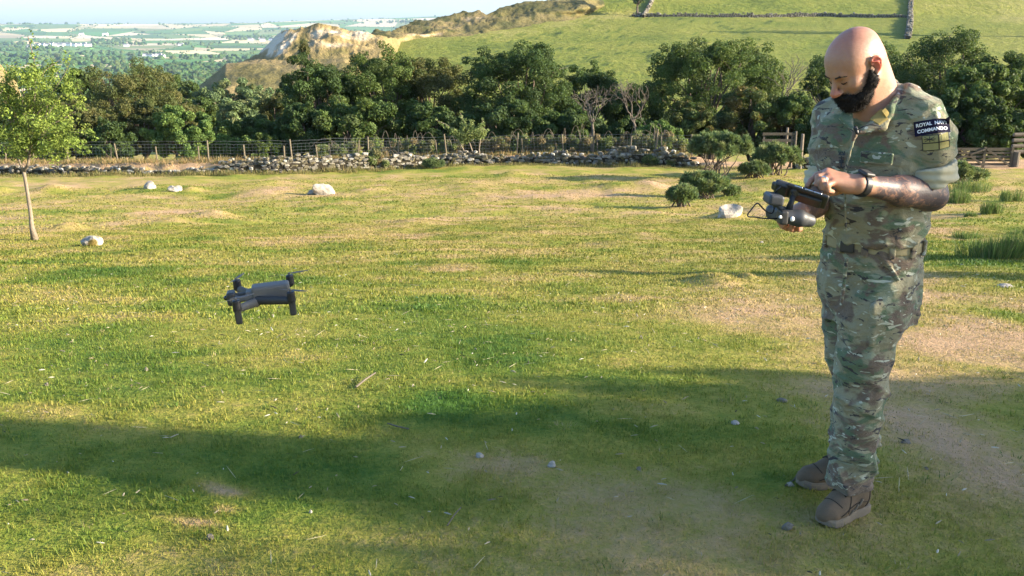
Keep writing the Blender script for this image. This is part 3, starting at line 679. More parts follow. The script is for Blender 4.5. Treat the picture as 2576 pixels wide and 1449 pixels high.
# brambles along the fence
for k,(u,vb,vt,wp) in enumerate([(835,400,358,70),(880,396,352,60),(980,392,335,110),(1050,390,338,80),(950,410,372,50),(1130,384,345,60),(1290,384,330,90),(1360,384,330,100),(1430,380,328,100),(1500,376,322,100),(1570,374,326,100),(1640,372,318,90),(1240,388,345,70),(1690,374,330,70)]):
    lbs=['leafy bramble left of the arching canes','bramble clump at the left end of the fence hedge','bramble with arching dry canes, largest of the fence row','bramble heap right of the arching canes','bramble hanging over the stone wall','bramble just left of the hawthorn','bramble right of the hawthorn',
         'brownish bramble at the middle of the fence row','brownish bramble third right of the hawthorn','bramble in front of the bare branches','bramble between two leaning fence posts','pale bramble below the bright low bush','small bramble at the right foot of the hawthorn','bramble near the end of the wire fence']
    x0=P(u,vb,47)[0]; yy=float(wy(x0))+(2.2 if vb<405 else .1); x0=P(u,vb,yy)[0]; zb=gz(x0,yy); Ht=max(P(u,vt,yy)[2]-zb,.5); rs=np.random.RandomState(70+k)
    root=thing('bramble_bush',lbs[k],'bush',(x0,yy,zb),0,'brambles growing along the wire fence'); rx=wp/FPX*48*.5; cs=[];rd=[];mb=MB()
    for q in range(26):
        cs.append(np.array([rs.uniform(-1,1)*rx,rs.normal(0,.35),Ht*rs.uniform(.15,.85)*(1-.3*abs(rs.rand()))]));rd.append(rs.uniform(.14,.26))
    for q in range(5):
        a=rs.uniform(-1,1)*rx; b_=a+rs.normal(0,.7); t=np.linspace(0,1,9); top=Ht*rs.uniform(.8,1.15)
        mb.tube(np.stack([a+(b_-a)*t,rs.normal(0,.3)+0*t,top*np.sin(t*2.6)],1),.010,4,False)
    cs=np.array(cs);pl=GREENS['bramble'];pc=np.array([pl[q] for q in rs.choice(4,26)])
    V,F,col=leafcloud(rs,cs,rd,pc*1.1,5200,.10,.6,.2,.2,.9)
    link('foliage',mkmesh('foliage',V,F,M['leaf'],False,{'tint':col}),root); tag(mb.build('cane_tangle',M['deadwood'],root),kind='stuff')

# tall dry grass on the bank behind the wall + rush tufts
def tuft(mb,c,n,h,r,pal,rs,w=.012):
    a=rs.uniform(0,6.283,n);q=np.sqrt(rs.rand(n))*r; x=c[0]+np.cos(a)*q;y=c[1]+np.sin(a)*q
    z=G(x,y)-.02; hh=h*rs.uniform(.5,1.15,n)*(1-.35*q/r); th=rs.uniform(0,6.28,n); ox=np.cos(a)*q*.5+rs.normal(0,.12,n)*hh; oy=np.sin(a)*q*.5+rs.normal(0,.12,n)*hh
    dx=np.cos(th)*w/2;dy=np.sin(th)*w/2
    V=np.stack([np.stack([x-dx,y-dy,z],1),np.stack([x+dx,y+dy,z],1),np.stack([x+ox*.45+dx*.8,y+oy*.45+dy*.8,z+hh*.6],1),np.stack([x+ox*.45-dx*.8,y+oy*.45-dy*.8,z+hh*.6],1),np.stack([x+ox,y+oy,z+hh],1)],1)
    V=V.reshape(-1,3); k=np.arange(n)[:,None]*5
    col=np.repeat(np.array([pal[i] for i in rs.choice(len(pal),n)])*rs.uniform(.7,1.3,(n,1)),5,0)
    m=mb.n; mb.add(V,k+np.array([0,1,2,3]),col); mb.F.setdefault(3,[]).append(k+np.array([3,2,4])+m)
rs=np.random.RandomState(91); mb=MB()
for _ in range(1500):
    x=rs.uniform(-30,9.5); y=float(wy(x))+rs.uniform(.35,3.2); tuft(mb,(x,y),16,rs.uniform(.15,.4),.25,[(.30,.20,.08),(.36,.26,.12),(.22,.15,.06),(.12,.13,.04)],rs,.02)
tag(mb.build('dry_grass',M['blade']),'rough brown dead grass on the bank behind the stone wall','grass',kind='stuff')
mb=MB()
for _ in range(1300):
    x=rs.uniform(-30,12); y=float(wy(x))-rs.uniform(.0,1.0)**2-.15; tuft(mb,(x,y),14,rs.uniform(.08,.34)*(.5+vn2(x*.5,2.)),.22,[(.19,.16,.055),(.12,.13,.035),(.24,.19,.08)],rs,.018)
tag(mb.build('wall_foot_grass',M['blade']),'longer grass and weeds along the foot of the stone wall','grass',kind='stuff')
mb=MB(); rs=np.random.RandomState(95)
for _ in range(1500):
    r=math.sqrt(rs.uniform(2.3**2,13**2)); q=rs.uniform(-.56,.56); x,y=math.sin(q)*r,math.cos(q)*r
    if dry(x,y)>.75 and rs.rand()<.7: continue
    k=rs.rand(); pal=[(.09,.16,.025),(.07,.13,.02)] if k<.6 else ([(.30,.25,.11),(.36,.29,.15)] if k<.85 else [(.05,.10,.022),(.06,.11,.03)])
    tuft(mb,(x,y),int(rs.uniform(14,34)),rs.uniform(.022,.055),rs.uniform(.02,.07),pal,rs,.0028+.0005*r)
tag(mb.build('grass_tufts',M['blade']),'slightly longer tufts of grass and dead straw in the grazed turf','grass',kind='stuff')
RP=[(.10,.17,.04),(.14,.20,.05),(.08,.14,.035),(.20,.21,.08)]
for k,(u,v,wp,hp,lb) in enumerate([(2490,648,190,62,'largest rush tussock at the right behind the hips of the man'),(2560,650,90,70,'rush tussock cut off by the right edge'),(2505,538,60,40,'rush tussock of middle size right of the elbow'),(2400,510,80,40,'rush tussock beside the elbow of the man'),(2455,482,100,32,'wide rush tussock in front of the low gorse'),
        (2550,505,60,34,'rush tussock at the right edge below the gate'),(2430,600,70,22,'small grey rush tussock left of the largest one'),(2440,545,40,14,'thin rush tuft on the path side'),(2560,590,60,16,'short rush tuft right of the middle tussock')]):
    p=on(u,v); d=math.hypot(p[0],p[1]); r=wp/FPX*d*.5; mb=MB(); 
    sp=np.random.RandomState(300+k)
    for _ in range(max(3,int(r*9))): tuft(mb,(p[0]+sp.uniform(-1,1)*r*.75,p[1]+sp.uniform(-.6,.6)*r*.6),130,hp/FPX*d*1.15,r*.38,RP,sp,.010)
    V=np.concatenate(mb.V)
    o=mb.build('rush_tussock',M['blade'],loc=tuple(p),off=p); tag(o,lb,'grass tussock','rush tussocks at the right')

# shade trees outside the right edge of the picture
for k,(x,y,H,rx,nl,shp) in enumerate([(14,1.77,4.65,.98,16000,'round'),(13,1.36,4.95,.72,11000,'cone'),(11.5,.85,4.1,1.25,4800,'round'),(17,7.9,4.7,.7,7000,'cone'),(19,10.0,5.0,.8,7000,'round'),(12.5,2.6,4.0,1.1,5200,'round')]):
    tree('broadleaf_tree',['leafy tree casting the wide shadow band across the turf','pointed leafy tree shading the lower half of the man','smaller airy tree nearer the viewer, right of the picture','slim pointed tree beside the path at the right, outside the picture','farthest of the shade trees to the right','thin crowned tree behind the pointed one, outside the picture'][k],x,y,gz(x,y),H,rx,'mid',400+k,n_clump=60,n_leaf=nl,leaf=.12,cr=.26,low=.12,cat='tree',group='shade trees right of the field',shape=shp)

# ---------------------------------------------------------------- hillside and quarry hills
def ip(L,u): return np.interp(u,[a for a,b in L],[b for a,b in L])
def loft(name,us,vt,vb,dt,db,nv,amp,mat,seed,back=60,attr=None,nfreq=.05,cur=1.0,capn=6,dfn=None,rg=.35):
    """surface rising from near bottom edge to a skyline, with a back slope behind it"""
    us=np.asarray(us,float); t=np.linspace(0,1,nv); V=[];D=[];UV=[]
    for k,tt in enumerate(t):
        v=vb(us)+(vt(us)-vb(us))*tt; d=dfn(us,v) if dfn else 1/(1/db+(1/dt-1/db)*tt**cur)
        pts=np.array([P(u_,v_,d_) for u_,v_,d_ in zip(us,v,np.broadcast_to(d,us.shape))])
        n=(fbm2(pts[:,0]*nfreq,pts[:,1]*nfreq,seed,5)-.5)*2*amp*(np.sin(min(tt,1)*math.pi)*.8+.2)
        n2=1-np.abs(2*fbm2(pts[:,0]*nfreq*2.6,pts[:,1]*nfreq*2.6,seed+3,4)-1); pts[:,2]+=n+(n2**2-.45)*amp*rg*min(tt*5,1); V.append(pts); UV.append(np.stack([us,v],1))
    top=V[-1]
    for q in range(1,capn+1):
        p=top.copy(); p[:,1]+=back*q/capn; p[:,0]*=1+back*q/capn/dt; p[:,2]-=(back*.45)*(q/capn)**1.5; V.append(p); UV.append(UV[nv-1])
    V=np.array(V);UV=np.array(UV).reshape(-1,2); nr,nc=V.shape[:2]; V=V.reshape(-1,3)
    i,j=np.meshgrid(np.arange(nr-1),np.arange(nc-1),indexing='ij');i=i.ravel();j=j.ravel()
    F=np.stack([i*nc+j,i*nc+j+1,(i+1)*nc+j+1,(i+1)*nc+j],1)
    at={'dry':attr(UV,V)} if attr else {}
    o=link(name,mkmesh(name,V,F,mat,True,at)); tag(o,kind='structure'); return V
# pasture on the big hill
def hillmat(name,ramp_,s1,s2,s3=.75):
    m=NT(name,.95,.1); co=m.co(); a=m.attr('dry')
    n1=m.noise(co,s1,6,.6); n2=m.noise(co,s2,5,.7)
    d=m.math('ADD',a,m.math('MULTIPLY',m.math('SUBTRACT',n1,.5),.6)); d=m.math('ADD',d,m.math('MULTIPLY',m.math('SUBTRACT',n2,.5),s3))
    m.base(m.ramp(d,ramp_)); m.bump(n2,1.0,1.0); return m.m
M['hill']=hillmat('hill_pasture',[(.1,(.045,.065,.015)),(.32,(.120,.145,.024)),(.55,(.175,.180,.034)),(.8,(.25,.225,.07)),(1,(.33,.26,.12))],.035,.35)
M['spoil']=hillmat('quarry_spoil',[(.1,(.060,.062,.022)),(.4,(.15,.125,.048)),(.6,(.24,.18,.08)),(.76,(.36,.28,.17)),(.92,(.50,.42,.29)),(1,(.56,.48,.35))],.06,.45,.26)
HS=[(430,400),(520,300),(620,215),(700,160),(800,120),(900,101),(1000,90),(1100,80),(1200,66),(1300,46),(1400,22),(1500,-6),(1600,-36),(1750,-75),(2000,-125),(2300,-170),(2700,-220),(3200,-280)]
hvt=lambda u: ip(HS,u); hvb=lambda u: 400+0*u
HT=300.;HB=150.
def hd(u,v):
    tt=(400-np.asarray(v,float))/300.; tt=np.where(tt>1.2,1.2+(tt-1.2)*.35,tt); return 1/(1/HB+(1/HT-1/HB)*tt)
def hattr(UV,V):
    u,v=UV[:,0],UV[:,1]; f=.42+.5*(fbm2(V[:,0]*.03,V[:,1]*.06,8.8,4)-.5)
    f+=-.35*np.exp(-((u-1640)/60)**2-((v-75)/12)**2)*0+(.28*np.exp(-((v-ip([(1000,100),(1300,75),(1600,30)],u))/14)**2)*(u<1650))
    f+=.14*sm(u,2200,2600)
    sc=fbm2(u/38,v/5,3.3,3); f-=.35*sm(sc,.60,.72)*((u>1150)&(u<1950)&(v>45))
    return f
loft('hillside',np.arange(430,4400,10),hvt,hvb,HT,HB,90,.8,M['hill'],2.2,back=120,attr=hattr,nfreq=.035,dfn=hd)
# rough spoil along the ridge
RT=[(900,98),(925,92),(945,74),(985,80),(1005,70),(1030,58),(1048,50),(1070,52),(1100,45),(1130,41),(1150,32),(1165,28),(1185,33),(1205,27),(1222,38),(1240,32),(1262,18),(1290,12),(1325,4),(1400,0),(1480,-6),(1560,-10)]
RB=[(900,112),(1000,108),(1100,92),(1200,88),(1300,66),(1420,52),(1560,22)]
def rattr(UV,V):
    u,v=UV[:,0],UV[:,1]; f=.36+.45*(fbm2(u/28,v/16,5.5,4)-.5)
    for a,b,c,d_,s in((1190,45,38,12,.22),(1130,62,40,8,.2),(1060,88,60,5,.5),(1010,100,70,5,.35),(1275,60,40,10,-.25),(1350,25,70,14,-.15),(950,88,25,10,-.2)): f+=s*np.exp(-((u-a)/c)**2-((v-b)/d_)**2)
    f-=.30*sm(fbm2(u/17+3,v/10,1.5,3),.55,.7)
    return f
loft('quarry_ridge',np.arange(900,1562,3),lambda u: ip(RT,u),lambda u: ip(RB,u)+4,318.,285.,26,1.9,M['spoil'],6.2,back=50,attr=rattr,nfreq=.10,dfn=lambda us,v: hd(us,v)*(1.004-.042*sm((v-ip(RB,us)-4)/(ip(RT,us)-ip(RB,us)-4),0,.45)+.06*sm(us,1460,1560)+.03*(1-sm(us,900,930))))
# quarry mound: lower terrace and upper mound with pale faces
LT_=[(455,262),(480,236),(493,224),(520,202),(550,178),(567,160),(600,156),(640,154),(723,152),(800,150),(1040,140)]
def lattr(UV,V):
    u,v=UV[:,0],UV[:,1]; f=.42+.45*(fbm2(u/22,v/14,2.5,4)-.5)+.12*np.exp(-((v-158)/5)**2)-.22*np.exp(-((u-620)/60)**2-((v-190)/20)**2)+.12*np.exp(-((u-560)/25)**2); return f
loft('quarry_terrace',np.arange(455,1042,4),lambda u: ip(LT_,u),lambda u: 290+0*u,235.,175.,34,1.6,M['spoil'],3.1,back=40,attr=lattr,nfreq=.10,dfn=lambda us,v:(1/(1/175+(1/235-1/175)*(290-v)/(290-ip(LT_,us))))*(1+.42*sm(us,860,1030)))
UT=[(600,160),(630,151),(650,140),(667,124),(690,98),(712,79),(745,73),(775,68),(800,61),(830,64),(862,69),(880,78),(900,80),(925,84),(945,90),(980,97),(1020,100),(1060,104)]
def uattr(UV,V):
    u,v=UV[:,0],UV[:,1]; f=.56+.30*(fbm2(u/24,v/12,7.5,4)-.5)
    st=fbm2((u+v*.75)/7,(v-u*.2)/40,4.1,3)                       # streaked pale cliff
    cl=np.exp(-(((u-(790-v*.85))/34)**2)**2-((v-108)/30)**4); f+=cl*(.18+.55*sm(st,.40,.62))
    f-=.35*np.exp(-((u-(833-v*.72))/14)**2-((v-105)/28)**4)
    for a,b,c,d_,s in((790,84,28,9,.30),(838,80,22,8,.34),(900,86,34,8,.36),(872,98,60,5,.18),(835,118,50,9,.22),(850,135,30,6,-.22),(700,146,60,6,-.1)): f+=s*np.exp(-((u-a)/c)**2-((v-b)/d_)**2)*(.6+.8*fbm2(u/10,v/7,9.1,3))
    return f
loft('quarry_mound',np.arange(600,1062,2.5),lambda u: ip(UT,u),lambda u: 166+0*u,262.,238.,34,2.2,M['spoil'],4.4,back=50,attr=uattr,nfreq=.13,dfn=lambda us,v:(1/(1/238+(1/262-1/238)*(166-v)/(166-ip(UT,us))))*(1+.25*sm(us,960,1055)))
# spoil slope at the left edge
loft('spoil_slope',np.arange(-160,60,4),lambda u: ip([(-160,120),(0,166),(22,184),(38,200),(60,262)],u),lambda u: 285+0*u,130.,105.,20,1.2,M['spoil'],8.4,back=25,attr=lambda UV,V:.60+.5*(fbm2(UV[:,0]/14,UV[:,1]/9,3.9,4)-.5),nfreq=.2)

# pasture walls on the hillside
def hp(u,v): return P(u,v,hd(u,v))
def hillwall(name,uv,h,th,size,label,seed,n=60,tone=None):
    t=np.linspace(0,len(uv)-1,n); us=np.interp(t,range(len(uv)),[a for a,b in uv]); vs=np.interp(t,range(len(uv)),[b for a,b in uv])
    pth=np.array([hp(a,b) for a,b in zip(us,vs)]); pth[:,2]-=.5
    o=stone_wall(name,pth,h,th,size,'',seed,**({'tone':tone} if tone else {})); tag(o,label,'wall'); return o
unlit_tone=((.16,.15,.13),(.10,.095,.08),(.24,.23,.21),(.13,.12,.10)); lg=((.22,.20,.17),(.11,.10,.085),(.34,.32,.27),(.16,.145,.115))  # level wall gets darker stones: shade of its unlit face put into colour
hillwall('stone_wall',[(1590,42),(1700,43),(1900,43),(2060,41),(2180,44),(2282,46)],1.9,.9,.8,'dark field wall running level across the top of the hillside',11,90,unlit_tone)
hillwall('stone_wall',[(2283,100),(2289,60),(2290,20),(2294,-20),(2300,-60)],2.3,2.4,.8,'pale field wall running straight up the hillside behind the head of the man',12,60,lg)
hillwall('stone_wall',[(1618,44),(1632,22),(1642,2),(1650,-20)],2.0,1.6,.8,'short pale field wall climbing from the left end of the level wall',13,30,lg)
def tree_on_hill(u,v,vt,wpx,seed,label,pal='mid',nl=5000):
    p=hp(u,v); d=np.hypot(p[0],p[1]); H=(v-vt)/FPX*d
    tree('hill_tree',label,p[0],p[1],p[2]-.5,H,wpx*.5/FPX*d,pal,seed,n_clump=40,n_leaf=nl,leaf=.5,cr=.24,low=.15,group='trees on the hillside')
tree_on_hill(1604,40,-60,62,201,'dark tree at the top edge of the picture beside the short pale field wall','dark')
for k,(u,v,vt) in enumerate([(2650,95,-160),(2560,-60,-190),(2420,-5,-75)]): tree_on_hill(u,v,vt,95,202+k,['tall hill tree beyond the right edge casting shade over the pasture','upper hill tree beyond the top edge','tree above the top edge near the long wall'][k],'dark')

# ---------------------------------------------------------------- farmland patchwork out to the far hills
rs=np.random.RandomState(17)
ni,nj=60,34
ang=math.radians(12)
yr=np.concatenate([[700,850,1020,1200],np.geomspace(1400,11800,nj-4)])
gx=np.linspace(-1.0,1.0,ni); PX=np.zeros((nj,ni));PY=np.zeros((nj,ni))
for jj in range(nj):
    y=yr[jj]; wdt=y*.75+500
    PX[jj]=gx*wdt+rs.normal(0,wdt*.016,ni); dy=(yr[min(jj+1,nj-1)]-yr[max(jj-1,0)])/2
    PY[jj]=y+rs.normal(0,dy*.22,ni)+PX[jj]*.05
FC=[(.075,.16,.04),(.10,.20,.045),(.14,.21,.055),(.065,.12,.035),(.18,.21,.075),(.50,.40,.21),(.60,.48,.30),(.36,.30,.17),(.12,.17,.05),(.08,.19,.04)]
S=5; mb=MB(); hedges=[]
for jj in range(nj-1):
    for ii in range(ni-1):
        c=np.array([[PX[jj,ii],PY[jj,ii]],[PX[jj,ii+1],PY[jj,ii+1]],[PX[jj+1,ii+1],PY[jj+1,ii+1]],[PX[jj+1,ii],PY[jj+1,ii]]])
        if c[0,0]>c[0,1]*.62 or c[0,0]<-c[0,1]*.85: continue
        pr=np.array([.15,.16,.12,.11,.06,.14,.09,.05,.07,.05]); 
        if yr[jj]>5500: pr=pr*np.array([1,1,1,1,1,1.7,1.7,1.3,1,1])
        col=np.array(FC[rs.choice(10,p=pr/pr.sum())])*rs.uniform(.8,1.2)
        a,b=np.meshgrid(np.linspace(0,1,S),np.linspace(0,1,S)); a=a.ravel()[:,None];b=b.ravel()[:,None]
        q=c[0]*(1-a)*(1-b)+c[1]*a*(1-b)+c[2]*a*b+c[3]*(1-a)*b
        V=np.concatenate([q,(G(q[:,0],q[:,1])+1.0)[:,None]],1)
        F=[(r*S+k,r*S+k+1,(r+1)*S+k+1,(r+1)*S+k) for r in range(S-1) for k in range(S-1)]
        mb.add(V,F,col)
        if rs.rand()<.85: hedges.append((c[0],c[1],jj))
        if rs.rand()<.75: hedges.append((c[0],c[3],jj))
m=NT('farmland',.95,.1); co=m.co(); n=m.noise(co,.008,5,.6); n2=m.noise(co,.06,4,.7)
m.base(m.mix(1.0,m.attr('tint','Color'),m.ramp(m.math('ADD',m.math('MULTIPLY',n,.6),m.math('MULTIPLY',n2,.4)),[(.3,(.75,.75,.75)),(.7,(1.2,1.2,1.2))]),'MULTIPLY')); M['farm']=m.m
o=mb.build('farmland',M['farm'],smooth=True); tag(o,kind='structure')
# hedges, copses and far woods as one mass
V0,F0=ICO[1]; cen=[];sc=[]
for a,b,jj in hedges:
    L=np.linalg.norm(b-a); n=int(L/ (13+yr[jj]*.006)); t=rs.rand(n)
    p=a+(b-a)*t[:,None]+rs.normal(0,2,(n,2)); big=rs.rand(n)<.14
    cen.append(p); sc.append(np.where(big,rs.uniform(4,7,n),rs.uniform(1.6,3.0,n))*(1+yr[jj]/14000))
for _ in range(60):                                   # copses
    y=np.exp(rs.uniform(math.log(900),math.log(9500))); x=rs.uniform(-.72,.5)*y; n=rs.randint(15,70); s=rs.uniform(20,60)*(1+y/4000)
    cen.append(np.array([x,y])+rs.normal(0,1,(n,2))*np.array([s*1.8,s*.7])); sc.append(rs.uniform(5,10,n)*(1+y/14000))
def wood(u0,u1,v0,v1,n,s0,s1):
    for _ in range(n):
        p=place(rs.uniform(u0,u1),rs.uniform(v0,v1),G,300,15000); cen.append(p[None,:2]); sc.append(np.array([rs.uniform(s0,s1)]))
wood(420,640,165,188,200,6,11); wood(0,420,180,218,260,6,11); wood(150,430,132,142,60,7,12); wood(230,330,100,112,90,8,13); wood(560,700,94,102,60,9,14); wood(0,160,118,130,120,6,11); wood(400,700,180,225,300,5,9)
cen=np.concatenate(cen);sc=np.concatenate(sc)
ok=(cen[:,0]<cen[:,1]*.6)&(cen[:,0]>-cen[:,1]*.85)&(cen[:,1]>420); cen=cen[ok];sc=sc[ok]; n=len(cen)
z=G(cen[:,0],cen[:,1])
V=V0[None]*np.stack([sc*1.15,sc*1.15,sc*.95],1)[:,None,:]*rs.uniform(.72,1.25,(n,len(V0),1))+np.stack([cen[:,0],cen[:,1],z+sc*.55],1)[:,None,:]
F=(F0[None]+np.arange(n)[:,None,None]*len(V0)).reshape(-1,3)
pal=np.array([(.040,.085,.028),(.055,.10,.030),(.065,.115,.034),(.075,.105,.036)])
col=np.repeat(pal[rs.choice(4,n)]*rs.uniform(.75,1.3,(n,1)),len(V0),0)
m=NT('woodland',.95,.05); m.base(m.mix(1.0,m.attr('tint','Color'),m.ramp(m.noise(m.co(),.35,4,.7),[(.35,(.4,.4,.4)),(.65,(1.4,1.4,1.4))]),'MULTIPLY')); m.bump(m.noise(m.co(),.5,4,.7),1,3)
wd=link('distant_woods',mkmesh('distant_woods',V.reshape(-1,3),F,m.m,False,{'tint':col})); tag(wd,'hedgerows, copses and far woods of the low country','woodland',kind='stuff')

# far houses
M['white']=plain('white_render',(.78,.76,.72),.8,.2,.05,1,0); M['slate']=plain('slate_roof',(.13,.13,.14),.7,.2,.2,1,0); M['glass']=plain('dark_window',(.03,.035,.04),.2,.5,.1,1,0)
def house(p,L,W,H,rz,label):
    root=thing('house',label,'house',tuple(p),rz,'white houses in the far valley')
    mb=MB(); mb.box((0,0,H/2),(L,W,H)); 
    for s in(-1,1): mb.add([(s*L/2,-W/2,H),(s*L/2,W/2,H),(s*L/2,0,H+W*.4)],[(0,1,2)])
    mb.build('wall',M['white'],root)
    mb=MB(); e=.4
    for s in(-1,1): mb.box((0,s*(W/4+.1),H+W*.2+.15),(L+e*2,W*.58,.3),rotx(-s*math.atan(.8)))
    r_=mb.build('roof',M['slate'],root); mb=MB(); mb.box((L*.35,0,H+W*.4+.6),(.9,.9,1.8)); mb.build('chimney',M['white'],r_)
    for k in range(3):
        mb=MB(); mb.box((-L/3+k*L/3,-W/2-.02,H*.55),(1.4,.1,1.5)); mb.build('window',M['glass'],root)
hs=[(96,117),(108,116),(120,117),(131,115),(143,116),(152,118),(163,115),(174,116),(187,117),(199,116),(214,115),(222,117),(368,142),(378,144),(388,143),(399,142),(408,145),(630,103),(660,104),(684,103),(205,90),(265,90),(318,118),(455,116),(77,121)]
wd_=['first','second','third','fourth','fifth','sixth','seventh','eighth','ninth','tenth','eleventh','twelfth']
for k,(u,v) in enumerate(hs):
    p=place(u,v,G,500,15000); s=np.hypot(p[0],p[1])/3300
    lb=('%s white house from the left in the row of the far village'%wd_[k]) if k<12 else ['pale farmhouse, leftmost of the five in the wooded dip','pale farmhouse, second of the five in the wooded dip','pale farmhouse, middle one of the five in the wooded dip','pale farmhouse, fourth of the five in the wooded dip','pale farmhouse, rightmost of the five in the wooded dip','far white house left of the quarry mound, leftmost of three','far white house left of the quarry mound, middle of three','far white house closest to the quarry cliff',
         'lone white farm building on the far plain, above the village','second lone white building on the far plain','white house right of the village among dark trees','white house below the long pale field','white house at the left end, apart from the village'][k-12]
    p[2]=gz(p[0],p[1])+1; house(p,rs.uniform(13,22)*s,9*s,6*s,rs.uniform(-.5,.5),lb)

# ---------------------------------------------------------------- gate, stile, posts
def gate():
    y=float(wy(18))+.2; a=P(2385,424,y); b=P(2542,424,y); x0,x1=a[0]-.6,b[0]; z=gz((x0+x1)/2,y); L=x1-x0
    root=thing('wooden_gate','weathered wooden field gate with five bars and diagonal braces behind the rushes','gate',(x0,y,z))
    H=(424-388)/FPX*50*1.0+.15
    for k in range(5):
        mb=MB(); mb.box((L/2,0,.18+k*(H-.2)/4),(L,.04,.10 if k<4 else .14)); mb.build('bar',M['oldwood'],root)
    for xx in(0.05,L-.05,L*.62):
        mb=MB(); mb.box((xx,-.045,H/2+.05),(.12,.05,H+.1)); mb.build('upright',M['oldwood'],root)
    for s in((.05,.1,.62*L,H),(.62*L,.1,L*.3,H),(.64*L,H,L-.1,.1)):
        mb=MB(); q=np.array([s[2]-s[0],0,s[3]-s[1]]);Lq=np.linalg.norm(q); mb.box(((s[0]+s[2])/2,-.09,(s[1]+s[3])/2),(Lq,.04,.09),roty(-math.atan2(q[2],q[0]))); mb.build('brace',M['oldwood'],root)
    for nm,u,vt,lb in(('gate_post',2552,382,'thick grey post at the right end of the wooden gate'),):
        xx=P(u,424,y)[0]; t=P(u,vt,y)[2]; mb=MB(); mb.tube([(0,0,-.3),(0,0,(t-z)*.6),(.01,0,t-z)],[.17,.16,.15],10); o=mb.build(nm,M['deadwood'],loc=(xx,y,z)); tag(o,lb,'post')
    # log stack at the right edge
    root=thing('log_pile','stack of pale logs at the right edge above the gate','log pile',(P(2568,385,y)[0]+.3,y+.6,z))
    for k in range(4):
        mb=MB(); mb.tube([(-.45,0,.7+k*.28),(1.4,.1,.72+k*.28)],.10,9); mb.build('log',M['deadwood'],root)
    for xx in(-.2,1.2):
        mb=MB(); mb.tube([(xx,0,-.2),(xx,0,.66)],.09,8); mb.build('leg',M['deadwood'],root)
gate()
def post(u,vt,vb,r,mat,label,dy=0.0,name='post',ret=False):
    x=P(u,vb,46)[0]; y=float(wy(x))+dy; x=P(u,vb,y)[0]; zb=P(u,vb,y)[2]; zb=min(zb,gz(x,y)+.05); h=P(u,vt,y)[2]-zb
    mb=MB(); mb.tube([(0,0,-.25),(.005,0,h*.5),(0,0,h-.02),(0,0,h)],[r*1.05,r,r*.95,r*.7],10); o=mb.build(name,mat,loc=(x,y,zb)); tag(o,label,'post'); return x,y,zb,h
post(2013,337,417,.075,M['palebark'],'tall pale post right of the gorse, left of the man',-.3)
x,y,zb,h=post(1996,330,412,.06,M['deadwood'],'grey stile post just left of the tall pale post',.8)
post(1975,321,400,.06,M['palebark'],'thin pale post standing behind the stile boards',1.6)
root=thing('stile','grey wooden step stile of level boards behind the rounded gorse','stile',(x-.9,y,zb))
for k in range(4):
    mb=MB(); mb.box((.1,0,h*.92-k*.32),(1.7,.05,.13)); mb.build('board',M['oldwood'],root)
for xx in(-.65,.75):
    mb=MB(); mb.box((xx,.06,h*.42),(.09,.06,h*1.05)); mb.build('upright',M['deadwood'],root)
x,y,zb,h=post(1774,345,380,.05,M['oldwood'],'short post carrying the small white sign above the gorse',1.3,'sign_post')
mb=MB(); mb.box((0,-.08,0),(.42,.03,.30),None,None,1,.008); o=mb.build('sign',M['white'],loc=(x-.05,y,zb+h-.1)); tag(o,'small blank looking white sign plate fixed to a fence post','sign')

# ---------------------------------------------------------------- haze
m=bpy.data.materials.new('haze_air'); m.use_nodes=True; t=m.node_tree; t.nodes.remove(t.nodes['Principled BSDF'])
pv=t.nodes.new('ShaderNodeVolumePrincipled'); pv.inputs['Density'].default_value=4e-5; pv.inputs['Color'].default_value=(.60,.79,1,1); pv.inputs['Anisotropy'].default_value=.2
t.links.new(pv.outputs[0],t.nodes['Material Output'].inputs['Volume'])
mb=MB(); mb.box((0,0,10),(34000,34000,460)); hz=mb.build('haze',m); tag(hz,'thin blue haze over the far country','haze',kind='stuff'); hz.display_type='WIRE'

# ================================================================ signed-distance modelling for the figure
def nrm(v): v=np.asarray(v,float); return v/np.linalg.norm(v)
def s_cone(a,b,ra,rb):
    a=np.asarray(a,float);b=np.asarray(b,float)
    def f(p):
        ba=b-a; t=np.clip(((p-a)@ba)/(ba@ba),0,1)
        return np.linalg.norm(p-a-t[...,None]*ba,axis=-1)-(ra+(rb-ra)*t)
    r=max(ra,rb); return f,np.minimum(a,b)-r,np.maximum(a,b)+r
def s_ell(c,r,R=None):
    c=np.asarray(c,float);r=np.asarray(r,float)*(.925 if R is not None and R is globals().get('HR') else 1);R=np.eye(3) if R is None else np.asarray(R,float)   # rows of R = local axes
    def f(p):
        q=(p-c)@R.T; k0=np.linalg.norm(q/r,axis=-1);k1=np.linalg.norm(q/(r*r),axis=-1)+1e-9; return k0*(k0-1)/k1
    e=np.sqrt(((R.T*r)**2).sum(1)); return f,c-e,c+e
def s_box(c,h,rad,R=None):
    c=np.asarray(c,float);h=np.asarray(h,float);R=np.eye(3) if R is None else np.asarray(R,float)
    def f(p):
        q=np.abs((p-c)@R.T)-h+rad; return np.linalg.norm(np.maximum(q,0),axis=-1)+np.minimum(q.max(-1),0)-rad
    e=np.abs(R.T)@h; return f,c-e,c+e
